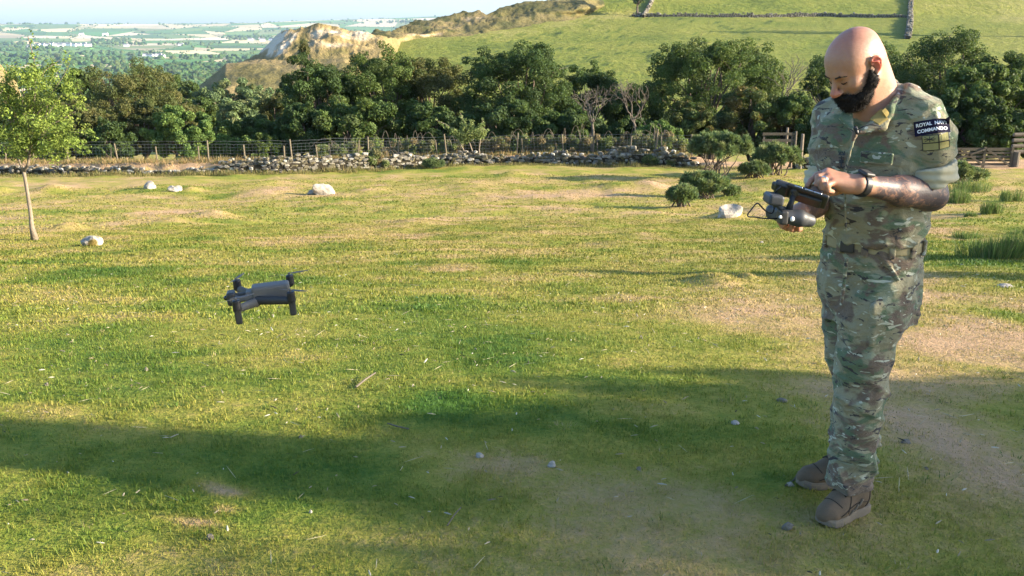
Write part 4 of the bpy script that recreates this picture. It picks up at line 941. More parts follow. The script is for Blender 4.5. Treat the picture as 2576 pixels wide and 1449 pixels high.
def s_flat(a,b,ra,rb,axis,k):
    """tapered capsule squashed by k along axis"""
    a=np.asarray(a,float);b=np.asarray(b,float);ax=nrm(axis)
    f0,lo,hi=s_cone(a,b,ra,rb); m=(a+b)/2
    def f(p):
        q=p-m; q=q+np.outer((q.reshape(-1,3)@ax)*(1/k-1),ax).reshape(q.shape); ba=b-a; aa=a-m; aa=aa+ax*(aa@ax)*(1/k-1); bb=b-m; bb=bb+ax*(bb@ax)*(1/k-1); ba=bb-aa
        t=np.clip(((q-aa)@ba)/(ba@ba),0,1); return (np.linalg.norm(q-aa-t[...,None]*ba,axis=-1)-(ra+(rb-ra)*t))*max(k,.5)
    return f,lo,hi
def s_loft(tab,L,Fw):
    """tab rows: (x,y,z,a,b) half widths a along L, b along Fw; ascending z"""
    tab=np.asarray(sorted(tab,key=lambda r:r[2]),float); L=nrm(L);Fw=nrm(Fw)
    zt=np.linspace(tab[0,2],tab[-1,2],80)
    c=np.stack([np.interp(zt,tab[:,2],tab[:,k]) for k in range(5)],1)
    ker=np.ones(7)/7
    for k in (0,1,3,4):
        q=np.pad(c[:,k],3,mode='edge'); c[:,k]=np.convolve(q,ker,'valid')
    def f(p):
        z=p[...,2]; cx=np.interp(z,zt,c[:,0]);cy=np.interp(z,zt,c[:,1]);a=np.interp(z,zt,c[:,3]);b=np.interp(z,zt,c[:,4])
        dx=p[...,0]-cx;dy=p[...,1]-cy; u=dx*L[0]+dy*L[1]; w_=dx*Fw[0]+dy*Fw[1]
        n=2.15; k=(np.abs(u/a)**n+np.abs(w_/b)**n)**(1/n); d=(k-1)*np.minimum(a,b)*.95
        dz=np.maximum(z-tab[-1,2],tab[0,2]-z); return np.where(dz>0,np.hypot(np.maximum(d,0),dz)+np.minimum(d,0)*0,np.maximum(d,dz*.6))
    m=tab[:,3:].max()*1.4; return f,tab[:,:3].min(0)-[m,m,0],tab[:,:3].max(0)+[m,m,0]
class Vox:
    def __init__(s,lo,hi,h):
        s.h=h; s.lo=np.asarray(lo,float)-3*h; s.n=np.ceil((np.asarray(hi)-s.lo)/h).astype(int)+4; s.F=np.full(s.n,.05,np.float32)
    def _sl(s,lo,hi,m):
        a=np.clip(np.floor((lo-m-s.lo)/s.h).astype(int),0,s.n); b=np.clip(np.ceil((hi+m-s.lo)/s.h).astype(int)+1,0,s.n)
        ix=[np.arange(a[k],b[k])*s.h+s.lo[k] for k in range(3)]
        return tuple(slice(a[k],b[k]) for k in range(3)),ix
    def pts(s,ix): return np.stack(np.meshgrid(*ix,indexing='ij'),-1)
    def add(s,pr,k=.01):
        f,lo,hi=pr; sl,ix=s._sl(lo,hi,max(k,.012)+2*s.h)
        if any(len(i)==0 for i in ix): return s
        p=s.pts(ix); d=f(p).astype(np.float32); c=s.F[sl]; hh=np.maximum(k-np.abs(c-d),0)/max(k,1e-6); s.F[sl]=np.minimum(c,d)-hh*hh*k*.25; return s
    def cut(s,pr,k=.006):
        f,lo,hi=pr; sl,ix=s._sl(lo,hi,k+2*s.h)
        if any(len(i)==0 for i in ix): return s
        p=s.pts(ix); d=-f(p).astype(np.float32); c=s.F[sl]; hh=np.maximum(k-np.abs(c-d),0)/max(k,1e-6); s.F[sl]=np.maximum(c,d)+hh*hh*k*.25; return s
    def warp(s,fn,band=.03):
        idx=np.nonzero(np.abs(s.F)<band); p=np.stack([idx[k]*s.h+s.lo[k] for k in range(3)],-1); s.F[idx]-=fn(p).astype(np.float32); return s
    def mesh(s):
        F=s.F; S=F<0; n=F.shape
        c=[(i,j,k) for i in(0,1) for j in(0,1) for k in(0,1)]
        def sub(A,o): return A[o[0]:n[0]-1+o[0],o[1]:n[1]-1+o[1],o[2]:n[2]-1+o[2]]
        cnt=sum(sub(S,o).astype(np.int8) for o in c); act=(cnt>0)&(cnt<8); ai=np.nonzero(act); N=len(ai[0])
        vid=-np.ones(act.shape,np.int32); vid[ai]=np.arange(N)
        acc=np.zeros((N,3));w=np.zeros(N); cv={o:F[ai[0]+o[0],ai[1]+o[1],ai[2]+o[2]] for o in c}
        for a in c:
            for ax in range(3):
                if a[ax]: continue
                b=list(a); b[ax]=1;b=tuple(b); fa,fb=cv[a],cv[b]; m=(fa<0)!=(fb<0); t=np.where(m,fa/np.where(m,fa-fb,1),0)
                for q in range(3): acc[:,q]+=np.where(m,a[q]+(t if q==ax else 0),0)
                w+=m
        V=(acc/w[:,None]+np.stack(ai,1))*s.h+s.lo; Q=[]
        for ax in range(3):
            sl0=[slice(1,n[k]-1) for k in range(3)]; sl1=list(sl0); sl0[ax]=slice(0,n[ax]-1); sl1[ax]=slice(1,n[ax])
            A=S[tuple(sl0)];B=S[tuple(sl1)]; e=np.nonzero(A!=B); o=[1,1,1]; o[ax]=0
            g=[e[k]+o[k] for k in range(3)]; fl=A[e]; u,v=[(1,2),(2,0),(0,1)][ax]
            def cell(du,dv):
                q=[g[0].copy(),g[1].copy(),g[2].copy()]; q[u]-=du;q[v]-=dv; return vid[tuple(q)]
            q=np.stack([cell(0,0),cell(1,0),cell(1,1),cell(0,1)],1); q[~fl]=q[~fl][:,::-1]; Q.append(q)
        Q=np.concatenate(Q); Q=Q[(Q>=0).all(1)]
        # light smoothing
        for it in range(2):
            a2=np.zeros_like(V);wn=np.zeros(N)
            for i in range(4):
                np.add.at(a2,Q[:,i],V[Q[:,(i+1)%4]]);np.add.at(wn,Q[:,i],1); np.add.at(a2,Q[:,(i+1)%4],V[Q[:,i]]);np.add.at(wn,Q[:,(i+1)%4],1)
            V=V*.55+(a2/np.maximum(wn,1)[:,None])*.45
        return V,Q
def sdfmesh(name,prims,h,mat,parent,off,warp=None,attrs=None,cuts=(),label=None,band=.03,late=()):
    lo=np.min([p[0][1] for p in prims+list(late)],axis=0);hi=np.max([p[0][2] for p in prims+list(late)],axis=0); v=Vox(lo-.02,hi+.02,h)
    for p,k in prims: v.add(p,k)
    if warp: v.warp(warp,band)
    for p,k in cuts: v.cut(p,k)
    for p,k in late: v.add(p,k)
    V,Q=v.mesh(); at={k:f(V) for k,f in (attrs or {}).items()}
    me=mkmesh(name,V-np.asarray(off),Q,mat,True,at); o=link(name,me,parent,(0,0,0) if parent else tuple(off))
    if label: o['label']=label
    return o
def N3(p,s,o=0.0): return vn3(p[...,0]*s+o,p[...,1]*s+o*1.7+9,p[...,2]*s+o*.6+4)

# ---------------------------------------------------------------- figure materials
def camo():
    m=NT('camouflage_cloth',.92,.12); 
    cA=m.co('Object',(1,1,1.9),(0,.15,.2)); cB=m.co('Object',(1,1,2.6),(.1,-.1,.5)); cC=m.co('Object',(1.0,1.0,1.15),(.3,.2,.1))
    base=m.ramp(m.noise(cA,5.5,2,.5,.3),[(.35,(.205,.178,.092)),(.65,(.255,.228,.130))])
    g=m.ramp(m.noise(cA,6.4,3,.58,.7),[(.50,(0,0,0)),(.56,(1,1,1))]); c=m.mix(g,base,(.085,.120,.052))
    cD=m.co('Object',(1,1,2.0),(.7,.4,.9)); b=m.ramp(m.noise(cD,6.4,3,.58,.7),[(.52,(0,0,0)),(.575,(1,1,1))]); c=m.mix(b,c,(.125,.083,.048))
    cE=m.co('Object',(1,1,1.7),(1.3,.9,.2)); l=m.ramp(m.noise(cE,8,3,.55,.6),[(.60,(0,0,0)),(.66,(1,1,1))]); c=m.mix(l,c,(.225,.235,.140))
    p=m.step(m.noise(cB,17,2,.5,.8),.645,.665); c=m.mix(p,c,(.42,.41,.29))
    cF=m.co('Object',(1,1,2.9),(.2,.2,1.7)); d=m.step(m.noise(cF,13.5,3,.62,1.2),.612,.625); c=m.mix(d,c,(.024,.017,.014))
    sp=m.step(m.noise(cC,34,1,.4,.2),.735,.75); c=m.mix(sp,c,(.38,.40,.32))
    w=m.noise(m.co(),260,2,.6); c=m.mix(.12,c,m.ramp(w,[(0,(0,0,0)),(1,(.5,.5,.5))]))
    m.base(c); m.bump(m.noise(m.co('Object',(1,1,1.9),(.2,.4,.3)),20,5,.62,.6),.75,.016); m.b.inputs['Sheen Weight'].default_value=.12
    return m.m
M['camo']=camo()
def skinmat():
    m=NT('skin',.5,.35); co=m.co(); n=m.noise(co,26,6,.68,.4); n2=m.noise(co,140,4,.6)
    c=m.mix(n,(.27,.125,.075),(.42,.235,.150)); c=m.mix(m.attr('flush'),c,(.50,.10,.065))
    c=m.mix(m.math('MULTIPLY',m.attr('stubble'),.45),c,(.16,.12,.10))
    t=m.n('TexVoronoi'); t.inputs['Scale'].default_value=17; m.l(m.mix(.35,m.co('Object',(1,1,1.2)),m.n('TexNoise').outputs['Color']),t.inputs['Vector'])
    ink=m.math('MAXIMUM',m.step(m.noise(m.co('Object',(1,1,1.4)),24,5,.62,1.6),.40,.52),m.step(m.noise(co,60,3,.6,1.0),.50,.58))
    c=m.mix(m.math('MULTIPLY',m.attr('tattoo'),.55),c,(.13,.075,.062)); c=m.mix(m.math('MULTIPLY',m.math('MULTIPLY',ink,m.attr('tattoo')),.85),c,(.035,.033,.042))
    m.base(c); m.bump(m.math('ADD',n2,m.noise(m.co('Object',(1,1,3)),60,4,.6)),.35,.0022)
    b=m.b.inputs; b['Subsurface Weight'].default_value=.22; b['Subsurface Radius'].default_value=(1,.25,.12); b['Subsurface Scale'].default_value=.014
    return m.m
M['skin']=skinmat()
M['beard']=plain('beard_hair',(.020,.015,.012),.75,.25,.5,180,.9,.004)
M['lining']=plain('rolled_cuff_lining',(.37,.34,.24),.9,.1,.08,30,.3,.002)
M['belt']=plain('webbing_belt',(.27,.225,.125),.85,.15,.1,90,.4,.002)
M['boot']=plain('boot_suede',(.125,.088,.055),.85,.15,.2,60,.5,.002)
M['sole']=plain('boot_sole',(.17,.135,.095),.8,.2,.15,50,.4,.003)
M['lace']=plain('boot_lace',(.035,.028,.02),.8,.15,.1,80,.2,.001)
M['black']=plain('black_rubber',(.012,.012,.014),.45,.4,.1,30,.05,.001)
M['blackplastic']=plain('dark_plastic',(.034,.032,.030),.5,.35,.1,30,.05,.001)
M['greyplastic']=plain('grey_plastic',(.105,.096,.084),.6,.3,.08,40,.1,.0006)
M['silver']=plain('silver',(.6,.6,.62),.25,.6,.05,10,0,.001,1)
M['screen']=NT('tablet_screen',.08,.6).base((.01,.011,.013)).m
M['patchblack']=plain('badge_navy_cloth',(.014,.012,.028),.9,.1,.1,80,.3,.001)
M['thread']=plain('badge_thread',(.70,.70,.72),.9,.1,.05,80,0)
M['patchtan']=plain('badge_tan_cloth',(.26,.235,.10),.9,.1,.1,80,.3,.001)
M['rank']=plain('rank_slide_cloth',(.25,.19,.065),.9,.1,.08,80,.3,.001)

# ---------------------------------------------------------------- the man
fx=R_(38); fwd=np.array([-math.sin(fx),-math.cos(fx),0]); left=np.array([-fwd[1],fwd[0],0]); UPV=np.array([0,0,1.])
base=np.array([*P(2150,1240,3.18)[:2],0.0]); base[2]=gz(base[0],base[1])
# head frame
ya=R_(68); hd_=np.array([-math.sin(ya),-math.cos(ya),0]); pt=R_(35)
Fh=hd_*math.cos(pt)-UPV*math.sin(pt); Uh=hd_*math.sin(pt)+UPV*math.cos(pt); Lh=np.cross(Uh,Fh); HR=np.stack([Lh,Fh,Uh])
HC=P(2153,166,3.03)
hl=lambda a,b,c: HC+(Lh*a+Fh*b+Uh*c)*.925
prims=[]; A=prims.append
# skull and face
A((s_ell(hl(0,-.014,.043),(.0775,.098,.083),HR),.0)); A((s_ell(hl(0,.028,.035),(.068,.066,.066),HR),.03))
A((s_ell(hl(0,.034,-.03),(.058,.062,.070),HR),.03)); A((s_ell(hl(0,.055,-.078),(.036,.036,.030),HR),.025))
A((s_cone(hl(-.03,.086,.022),hl(.03,.086,.022),.0125,.0125),.015))
for s in(-1,1):
    A((s_ell(hl(s*.043,.062,-.022),(.022,.024,.020),HR),.02)); A((s_cone(hl(s*.056,.0,-.045),hl(s*.036,.062,-.085),.020,.018),.02))
late=[]
cuts_h=[(s_ell(hl(s*.030,.100,.002),(.017,.016,.011),HR),.012) for s in(-1,1)]
A2=late.append
for s in(-1,1): A2((s_ell(hl(s*.030,.080,.001),(.0135,.0125,.0115),HR),.004)); A2((s_cone(hl(s*.019,.089,.010),hl(s*.043,.080,.009),.0045,.0035),.004))
A2((s_cone(hl(0,.093,.014),hl(0,.121,-.028),.0075,.0110),.007)); A2((s_cone(hl(0,.112,-.036),hl(0,.124,-.031),.010,.0105),.006))
for s in(-1,1): A2((s_ell(hl(s*.011,.106,-.036),(.0080,.011,.0075),HR),.009))
A2((s_cone(hl(-.018,.093,-.062),hl(.018,.093,-.062),.0065,.0065),.006)); A2((s_cone(hl(-.014,.093,-.072),hl(.014,.093,-.072),.0070,.0070),.006))
# ears (rim, lobe, concha)
for s in(-1,1):
    e=lambda b,c,o=0.0: hl(s*(.0795+o),-.010+b,-.002+c)
    rim=[e(.012,.008,.002),e(.012,.026,.006),e(.000,.036,.010),e(-.014,.031,.015),e(-.019,.014,.018),e(-.015,-.004,.015),e(-.006,-.018,.009),e(.004,-.026,.004),e(.009,-.016,.001)]
    for p,q in zip(rim[:-1],rim[1:]): A2((s_cone(p,q,.0038,.0038),.003))
    A2((s_ell(e(-.004,.008,.006),(.0045,.015,.026),np.stack([nrm(Lh*s+Fh*.5),nrm(Fh-Lh*s*.5),Uh])),.003)); A2((s_ell(e(.005,-.020,.003),(.004,.007,.009),HR),.003))
    for p,q in ((e(.006,.022,.011),e(-.008,.012,.016)),(e(-.008,.012,.016),e(-.006,-.006,.012))): A2((s_cone(p,q,.0028,.0028),.003))
    cuts_e=None
# neck
NB=P(2212,262,3.12); A((s_cone(hl(0,-.040,-.02),NB+np.array([.0,.0,.0]),.062,.066),.03)); A((s_cone(hl(0,-.055,.0),P(2219,228,3.16),.042,.050),.03)); A((s_cone(hl(0,.0,-.07),P(2180,268,3.07),.044,.05),.03))
# torso (under the shirt)
def row(v,u,a,b,y=3.12): p=P(u,v,y); return (p[0],p[1],p[2],a*.915,b*.93)
TB=[row(640,2195,.140,.115),row(540,2203,.155,.125),row(400,2198,.195,.135),row(330,2200,.20,.125),row(285,2206,.18,.108),row(258,2212,.12,.085),row(238,2214,.075,.065)]
A((s_loft(TB,left,fwd),.03))
# shoulders and arms
SL=P(2318,288,3.02);EL=P(2343,492,3.00);WLt=P(2160,464,2.85)
SR=P(2098,300,3.27);ER=P(2072,500,3.20);WR=P(2012,535,2.99)
A((s_cone(SL,EL,.058,.048),.03));A((s_flat(EL,EL+(WLt-EL)*.45,.050,.046,UPV,.95),.02));A((s_cone(EL+(WLt-EL)*.4,WLt,.045,.0285),.02))
A((s_cone(EL+(WLt-EL)*.1+UPV*.008,EL+(WLt-EL)*.45+UPV*.004,.045,.040),.02))
A((s_cone(SR,ER,.055,.047),.03));A((s_cone(ER,ER+(WR-ER)*.45,.046,.044),.02));A((s_cone(ER+(WR-ER)*.4,WR,.043,.029),.02))
# pelvis and legs (inside the trousers)
HL=P(2228,690,3.06);HR_=P(2150,690,3.22);KL=P(2178,940,3.04);KR=P(2140,930,3.22);AL=P(2146,1205,3.10);AR=P(2150,1150,3.36)
A((s_loft([row(760,2190,.15,.12,3.14),row(700,2192,.150,.125,3.14),row(620,2195,.140,.115,3.13)],left,fwd),.03))
for a,b,r0,r1 in((HL,KL,.072,.048),(KL,AL,.048,.036),(HR_,KR,.070,.044),(KR,AR,.044,.036)): A((s_cone(a,b,r0,r1),.03))
for a,t in((AL,P(2090,1275,3.04)),(AR,P(2060,1190,3.34))): A((s_cone(a,a+(t-a)*.7-UPV*.02,.032,.020),.02))
# left hand (nearer the viewer): pointing at the screen
hand=lambda L_,rs_,k=.004: [ (s_cone(a,b,r0,r1),k) for (a,b),(r0,r1) in zip(zip(L_[:-1],L_[1:]),zip(rs_[:-1],rs_[1:])) ]
PL=[P(2144,462,2.862),P(2112,452,2.862)]
prims+= [(s_cone(WLt,P(2128,460,2.860),.0285,.027),.015)]
mcp=[P(2082,432,2.893),P(2080,438,2.870),P(2085,447,2.848),P(2096,459,2.832)]
for q,r in zip(mcp,(.0135,.0135,.013,.0115)): prims.append((s_cone(P(2128,460,2.860)+(q-mcp[1])*.35,q,.021,r),.018))
FG=[[mcp[0],P(2056,440,2.885),P(2040,454,2.875),P(2030,468,2.865)],[mcp[1],P(2058,446,2.850),P(2055,463,2.845),P(2066,474,2.855)],[mcp[2],P(2066,455,2.826),P(2068,473,2.828),P(2082,479,2.842)],[mcp[3],P(2080,466,2.813),P(2084,480,2.818),P(2096,482,2.832)],
    [P(2128,474,2.885),P(2104,482,2.890),P(2086,486,2.888),P(2074,482,2.882)]]
for fg,r in zip(FG,(.0098,.0102,.0098,.0088,.0115)): prims+=hand(fg,[r*1.12,r*1.03,r*.93,r*.82])
# right hand: wrapped round the far grip
GC=P(1985,548,2.93)
prims+=[(s_cone(WR,P(2000,548,2.985),.029,.026),.015),(s_cone(P(2004,546,2.985),P(1984,556,2.965),.027,.024),.015)]
for k,(a,b,c,d,r) in enumerate([((1990,560,2.955),(1968,566,2.92),(1962,558,2.89),(1968,550,2.875),.0100),((1996,564,2.945),(1980,573,2.91),(1972,570,2.88),(1975,562,2.865),.0102),((2004,566,2.94),(1996,577,2.905),(1990,576,2.875),(1992,568,2.86),.0098),((2012,564,2.94),(2012,576,2.905),(2008,577,2.88),(2008,569,2.865),.0088)]):
    prims+=hand([P(*a),P(*b),P(*c),P(*d)],[r*1.15,r*1.05,r*.95,r*.85])
prims+=hand([P(1996,540,2.975),P(1978,532,2.955),P(1962,534,2.93),P(1953,541,2.915)],[.0135,.0125,.011,.0095])
def seg(V,a,b,r,t0=0.0,t1=1.0):
    ba=b-a; t=((V-a)@ba)/(ba@ba); d=np.linalg.norm(V-a-np.clip(t,0,1)[:,None]*ba,axis=1); return (1-sm(d,r,r*1.3))*sm(t,t0-.02,t0+.02)*(1-sm(t,t1-.05,t1+.03))
def flush(V):
    q=(V-HC)@HR.T; f=np.zeros(len(V))
    for s in(-1,1): f=np.maximum(f,(1-sm(np.linalg.norm((q-[s*.092,-.010,.002])/[1,1.25,1.7],axis=1),.014,.022))*.85)
    f=np.maximum(f,.35*(1-sm(np.linalg.norm(q-[0,.115,-.03],axis=1),.012,.03))); f=np.maximum(f,.22*(1-sm(np.linalg.norm(q-[0,0,.12],axis=1),.03,.09)))
    for q_ in mcp: f=np.maximum(f,.30*(1-sm(np.linalg.norm(V-q_,axis=1),.008,.02)))
    f=np.maximum(f,.22*(1-sm(np.linalg.norm(V-P(1990,560,2.92),axis=1),.03,.08)))
    return f
def tattoo(V): return np.maximum(seg(V,EL,WLt,.075,-.5,.86),seg(V,ER,WR,.075,-.5,1.0)*.75)
BEARD=[(s_ell(hl(0,.046,-.082),(.056,.054,.040),HR),0),(s_ell(hl(0,.060,-.101),(.041,.042,.033),HR),.03)]
for s in(-1,1): BEARD+=[(s_cone(hl(s*.073,.006,-.004),hl(s*.069,.014,-.045),.009,.018),.0),(s_cone(hl(s*.068,.012,-.045),hl(s*.046,.052,-.080),.021,.026),.0),(s_cone(hl(s*.026,.097,-.059),hl(s*.034,.088,-.080),.0085,.012),0)]
def stub(V):
    d=np.min([q[0][0](V) for q in BEARD],axis=0); q=(V-HC)@HR.T
    scalp=.22*sm(q[:,2],.0,.03)*(1-sm(np.abs(q[:,2]-.05),.04,.07))*(1-sm(q[:,1],-.01,.03))
    return np.maximum(1.4*(1-sm(d,.001,.020))*(np.linalg.norm(V-HC,axis=1)<.2),scalp)
person=sdfmesh('person',prims,.0046,M['skin'],None,base,attrs={'flush':flush,'tattoo':tattoo,'stubble':stub},cuts=cuts_h,late=late)
tag(person,'bald man with full black beard in camouflage uniform looking down at his controller','person')
def part(name,prims,h,mat,**k): return sdfmesh(name,prims,h,mat,person,base,**k)

# beard, brows
def bw(p): return .0035*(N3(p,120,3)-.5)*2+.002*(N3(p,300,7)-.5)*2
bp=[(s_ell(hl(0,.046,-.082),(.056,.054,.040),HR),0),(s_ell(hl(0,.060,-.099),(.039,.040,.031),HR),.03),(s_ell(hl(0,.076,-.090),(.031,.030,.022),HR),.02)]
for s in(-1,1): bp+=[(s_cone(hl(s*.073,.006,-.010),hl(s*.069,.014,-.045),.005,.013),.012),(s_cone(hl(s*.067,.012,-.045),hl(s*.046,.052,-.080),.015,.021),.02),
                     (s_cone(hl(s*.004,.108,-.053),hl(s*.026,.097,-.061),.0070,.0078),.005),(s_cone(hl(s*.026,.097,-.059),hl(s*.034,.088,-.080),.0085,.012),.01)]
beard_o=part('beard',bp,.0034,M['beard'],warp=bw,cuts=[(s_cone(hl(-.016,.118,-.069),hl(.016,.118,-.069),.0085,.0085),.004)])
def strands(o,n,L0,L1,w_,seed,dirf):
    me=o.data; V=np.array([v.co[:] for v in me.vertices]); Nn=np.array([v.normal[:] for v in me.vertices]); rs=np.random.RandomState(seed); k=rs.choice(len(V),n)
    b=V[k]+rs.normal(0,.0015,(n,3)); d=Nn[k]*.8+dirf+rs.normal(0,.45,(n,3)); d/=np.linalg.norm(d,axis=1)[:,None]; L_=rs.uniform(L0,L1,(n,1)); s=np.cross(d,rs.normal(size=(n,3))); s/=np.linalg.norm(s,axis=1)[:,None]
    m_=b+d*L_*.55; t=m_+(d+dirf*.8+rs.normal(0,.4,(n,3)))*L_*.35
    Q=np.stack([b-s*w_,b+s*w_,m_+s*w_*.8,m_-s*w_*.8,t],1).reshape(-1,3); i=np.arange(n)[:,None]*5
    return link(o.name+'_hair',mkmesh(o.name+'_hair',Q,[i+np.array([0,1,2,3]),i+np.array([3,2,4])],M['beard']),o)
strands(beard_o,11000,.003,.010,.0006,5,np.array([-.1,-.1,-.6]))
bp=[]
for s in(-1,1): bp+=[(s_cone(hl(s*.014,.1005,.022),hl(s*.034,.0975,.0265),.0036,.0036),.003),(s_cone(hl(s*.034,.0970,.0265),hl(s*.052,.0825,.020),.0036,.0024),.003)]
eb=part('eyebrows',bp,.0026,M['beard'])
bp=[]
for s in(-1,1): bp+=[(s_cone(hl(s*.020,.0925,-.004),hl(s*.031,.0935,-.0065),.0018,.0020),.001),(s_cone(hl(s*.031,.0935,-.0065),hl(s*.043,.087,-.002),.0020,.0018),.001)]
part('eyelashes',bp,.0018,M['beard'])

# shirt
def shirtfold(p):
    q=p-base; a=N3(np.stack([q[...,0]*1.0+q[...,2]*.6,q[...,1],q[...,2]*2.2-q[...,0]*1.2],-1),7,2.2); b=N3(q*np.array([1,1,1.6]),16,5.1)
    r1=1-np.abs(2*a-1); r2=1-np.abs(2*b-1)
    g=.55+.9*np.exp(-((q[...,2]-.98)/.12)**2)
    c_=N3(np.stack([q[...,0]*1.5+q[...,2]*.9,q[...,1]*.5,q[...,2]*.8-q[...,0]*.9],-1),9,8.8); r3=1-np.abs(2*c_-1)
    return g*(.017*(r1**2-.35)+.009*(r2**2-.35))+.008*(r3**3-.3)
SH=[row(594,2201,.168,.146),row(586,2202,.169,.147),row(560,2203,.173,.150),row(520,2203,.177,.150),row(470,2202,.190,.152),row(400,2200,.212,.152),row(340,2202,.216,.142),row(300,2212,.205,.125),row(270,2222,.178,.108),row(245,2228,.135,.094),row(222,2230,.095,.080)]
sp=[(s_loft(SH,left,fwd),0),
    (s_cone(P(2250,243,3.09),P(2312,288,3.03),.044,.060),.035),(s_cone(P(2318,298,3.02),P(2340,352,3.0),.069,.076),.012),(s_cone(P(2340,350,3.0),P(2341,378,3.0),.077,.076),.008),
    (s_cone(P(2175,250,3.17),SR,.045,.062),.05),(s_cone(SR,P(2084,385,3.24),.066,.064),.04)]
# collar stand and lapels
def s_ring(c,a,b,t,h,tilt,L=left,Fv=fwd,open_=None):
    """elliptic band round the neck"""
    def f(p):
        q=p-c; u=q@L;w_=q@Fv;z=q[...,2]-tilt*w_; k=np.sqrt((u/a)**2+(w_/b)**2); fl=1+.9*z
        d=np.abs((k-fl)*min(a,b))-t; d=np.maximum(d,np.abs(z)-h)
        if open_: d=np.maximum(d,open_(u,w_,z))
        return d
    m=max(a,b)*1.5; return f,c-[m,m,h+abs(tilt)*m],c+[m,m,h+abs(tilt)*m]
NC=P(2218,232,3.135)
sp2=[]
cl=[(P(2200,214,3.20),.014),(P(2246,210,3.17),.016),(P(2259,226,3.10),.017),(P(2256,250,3.03),.015),(P(2240,276,2.985),.012)]
cf=[(P(2200,214,3.20),.014),(P(2160,244,3.16),.014),(P(2140,262,3.09),.013)]
for ch in(cl,cf):
    for (a_,ra_),(b_,rb_) in zip(ch[:-1],ch[1:]): sp2+=[(s_cone(a_,b_,ra_,rb_),.006),(s_cone(a_-UPV*.022,b_-UPV*.022,ra_+.002,rb_+.002),.012)]
# lapels: two flaps lying on the chest either side of the opening
def flap(a,b,c,t=.007):
    a,b,c=map(np.asarray,(a,b,c)); n=nrm(np.cross(b-a,c-a)); cen=(a+b+c)/3
    e=[(a,b),(b,c),(c,a)]; N_=[nrm(np.cross(n,y-x))*(1 if np.dot(np.cross(n,y-x),cen-x)<0 else -1) for x,y in e]
    def f(p): return np.maximum(np.max([ (p-x[0])@k for x,k in zip(e,N_)],axis=0),np.abs((p-a)@n)-t)
    P3=np.stack([a,b,c]); return f,P3.min(0)-.01,P3.max(0)+.01
VB=P(2151,340,2.955)
sp2+=[(flap(P(2258,240,3.025),VB,P(2232,326,2.945)),.006),(flap(P(2142,256,3.075),VB,P(2108,296,3.035)),.006),
      (s_cone(VB+[0,.006,-.004],P(2124,440,2.965),.006,.005),.014),(s_cone(P(2124,440,2.965),P(2128,580,2.985),.005,.005),.014)]
# pocket flap on the chest and sleeve pocket
sp2+=[(s_box(P(2205,398,2.955),(.052,.006,.022),.004,np.stack([nrm(left+[0,0,-.05]),nrm(-fwd+[0,0,.05]),UPV])),.006)]
wedge=flap(P(2240,216,2.98),P(2152,338,2.93),P(2112,236,2.98),.10)
shirt_o=part('shirt',sp,.0058,M['camo'],warp=shirtfold,cuts=[(wedge,.006),(s_cone(P(2208,262,3.07),P(2225,160,3.10),.070,.090),.006)],late=sp2,band=.035)
# rolled cuffs
def cuffw(p): return .006*(1-np.abs(2*N3(p*np.array([1,1,2.2]),18,4)-1))-.003+.0025*np.sin((p[...,2]-base[2])*230)
ax1=nrm(P(2346,470,3.0)-P(2341,418,3.0))
def s_cuff(a,b,r,r2): 
    a=np.asarray(a);b=np.asarray(b);ax=nrm(b-a);L_=np.linalg.norm(b-a)
    def f(p):
        q=p-a;t=q@ax; rad=np.linalg.norm(q-t[...,None]*ax,axis=-1); rr=r+(r2-r)*np.clip(t/L_,0,1); return np.maximum(rad-rr,np.maximum(-t,t-L_)*1.0)
    m=max(r,r2); return f,np.minimum(a,b)-m,np.maximum(a,b)+m
part('cuff',[(s_cuff(P(2339,414,3.0),P(2346,462,3.0),.081,.076),0)],.005,M['lining'],warp=cuffw,cuts=[(s_cuff(P(2345,448,3.0),P(2347,476,3.0),.066,.066),.004)])
part('cuff',[(s_cuff(P(2076,432,3.235),P(2070,474,3.215),.068,.062),0)],.005,M['lining'],warp=cuffw,cuts=[(s_cuff(P(2071,462,3.22),P(2069,486,3.21),.054,.054),.004)])

# trousers
def trfold(p):
    q=p-base; z=q[...,2]
    a=N3(np.stack([q[...,0]*.9,q[...,1]*.9,z*2.3+q[...,0]*1.4],-1),8,1.3); b=N3(np.stack([q[...,0],q[...,1],z*2.0-q[...,0]*.8],-1),19,6.4)
    r1=1-np.abs(2*a-1); r2=1-np.abs(2*b-1); g=.65+.8*np.exp(-((z-.16)/.12)**2)+.5*np.exp(-((z-.50)/.10)**2)+.3*np.exp(-((z-.78)/.08)**2)
    c_=N3(np.stack([q[...,0]*1.6,q[...,1]*1.2,z*.7+q[...,0]*.9],-1),9,3.8); r3=1-np.abs(2*c_-1)
    return g*(.015*(r1**2-.35)+.009*(r2**2-.3))+.007*(r3**3-.3)
TR=[row(800,2190,.165,.142,3.14),row(760,2186,.170,.146,3.14),row(720,2186,.180,.150,3.14),row(680,2187,.184,.150,3.14),row(640,2194,.180,.148,3.13),row(605,2199,.168,.142,3.13),row(585,2201,.164,.140,3.13)]
tp=[(s_loft(TR,left,fwd),0)]
def chain(L_,k=.03): return [(s_cone(a[0],b[0],a[1],b[1]),k) for a,b in zip(L_[:-1],L_[1:])]
tp+=chain([(P(2212,720,3.06),.099),(P(2193,790,3.05),.098),(P(2172,900,3.045),.083),(P(2165,985,3.045),.074),(P(2159,1065,3.055),.070),(P(2148,1130,3.07),.072),(P(2142,1180,3.085),.069),(P(2142,1205,3.09),.067)])
tp+=chain([(P(2158,720,3.22),.100),(P(2152,800,3.22),.104),(P(2142,880,3.21),.080),(P(2148,950,3.22),.066),(P(2146,1040,3.27),.074),(P(2148,1100,3.31),.076),(P(2152,1150,3.35),.072)])
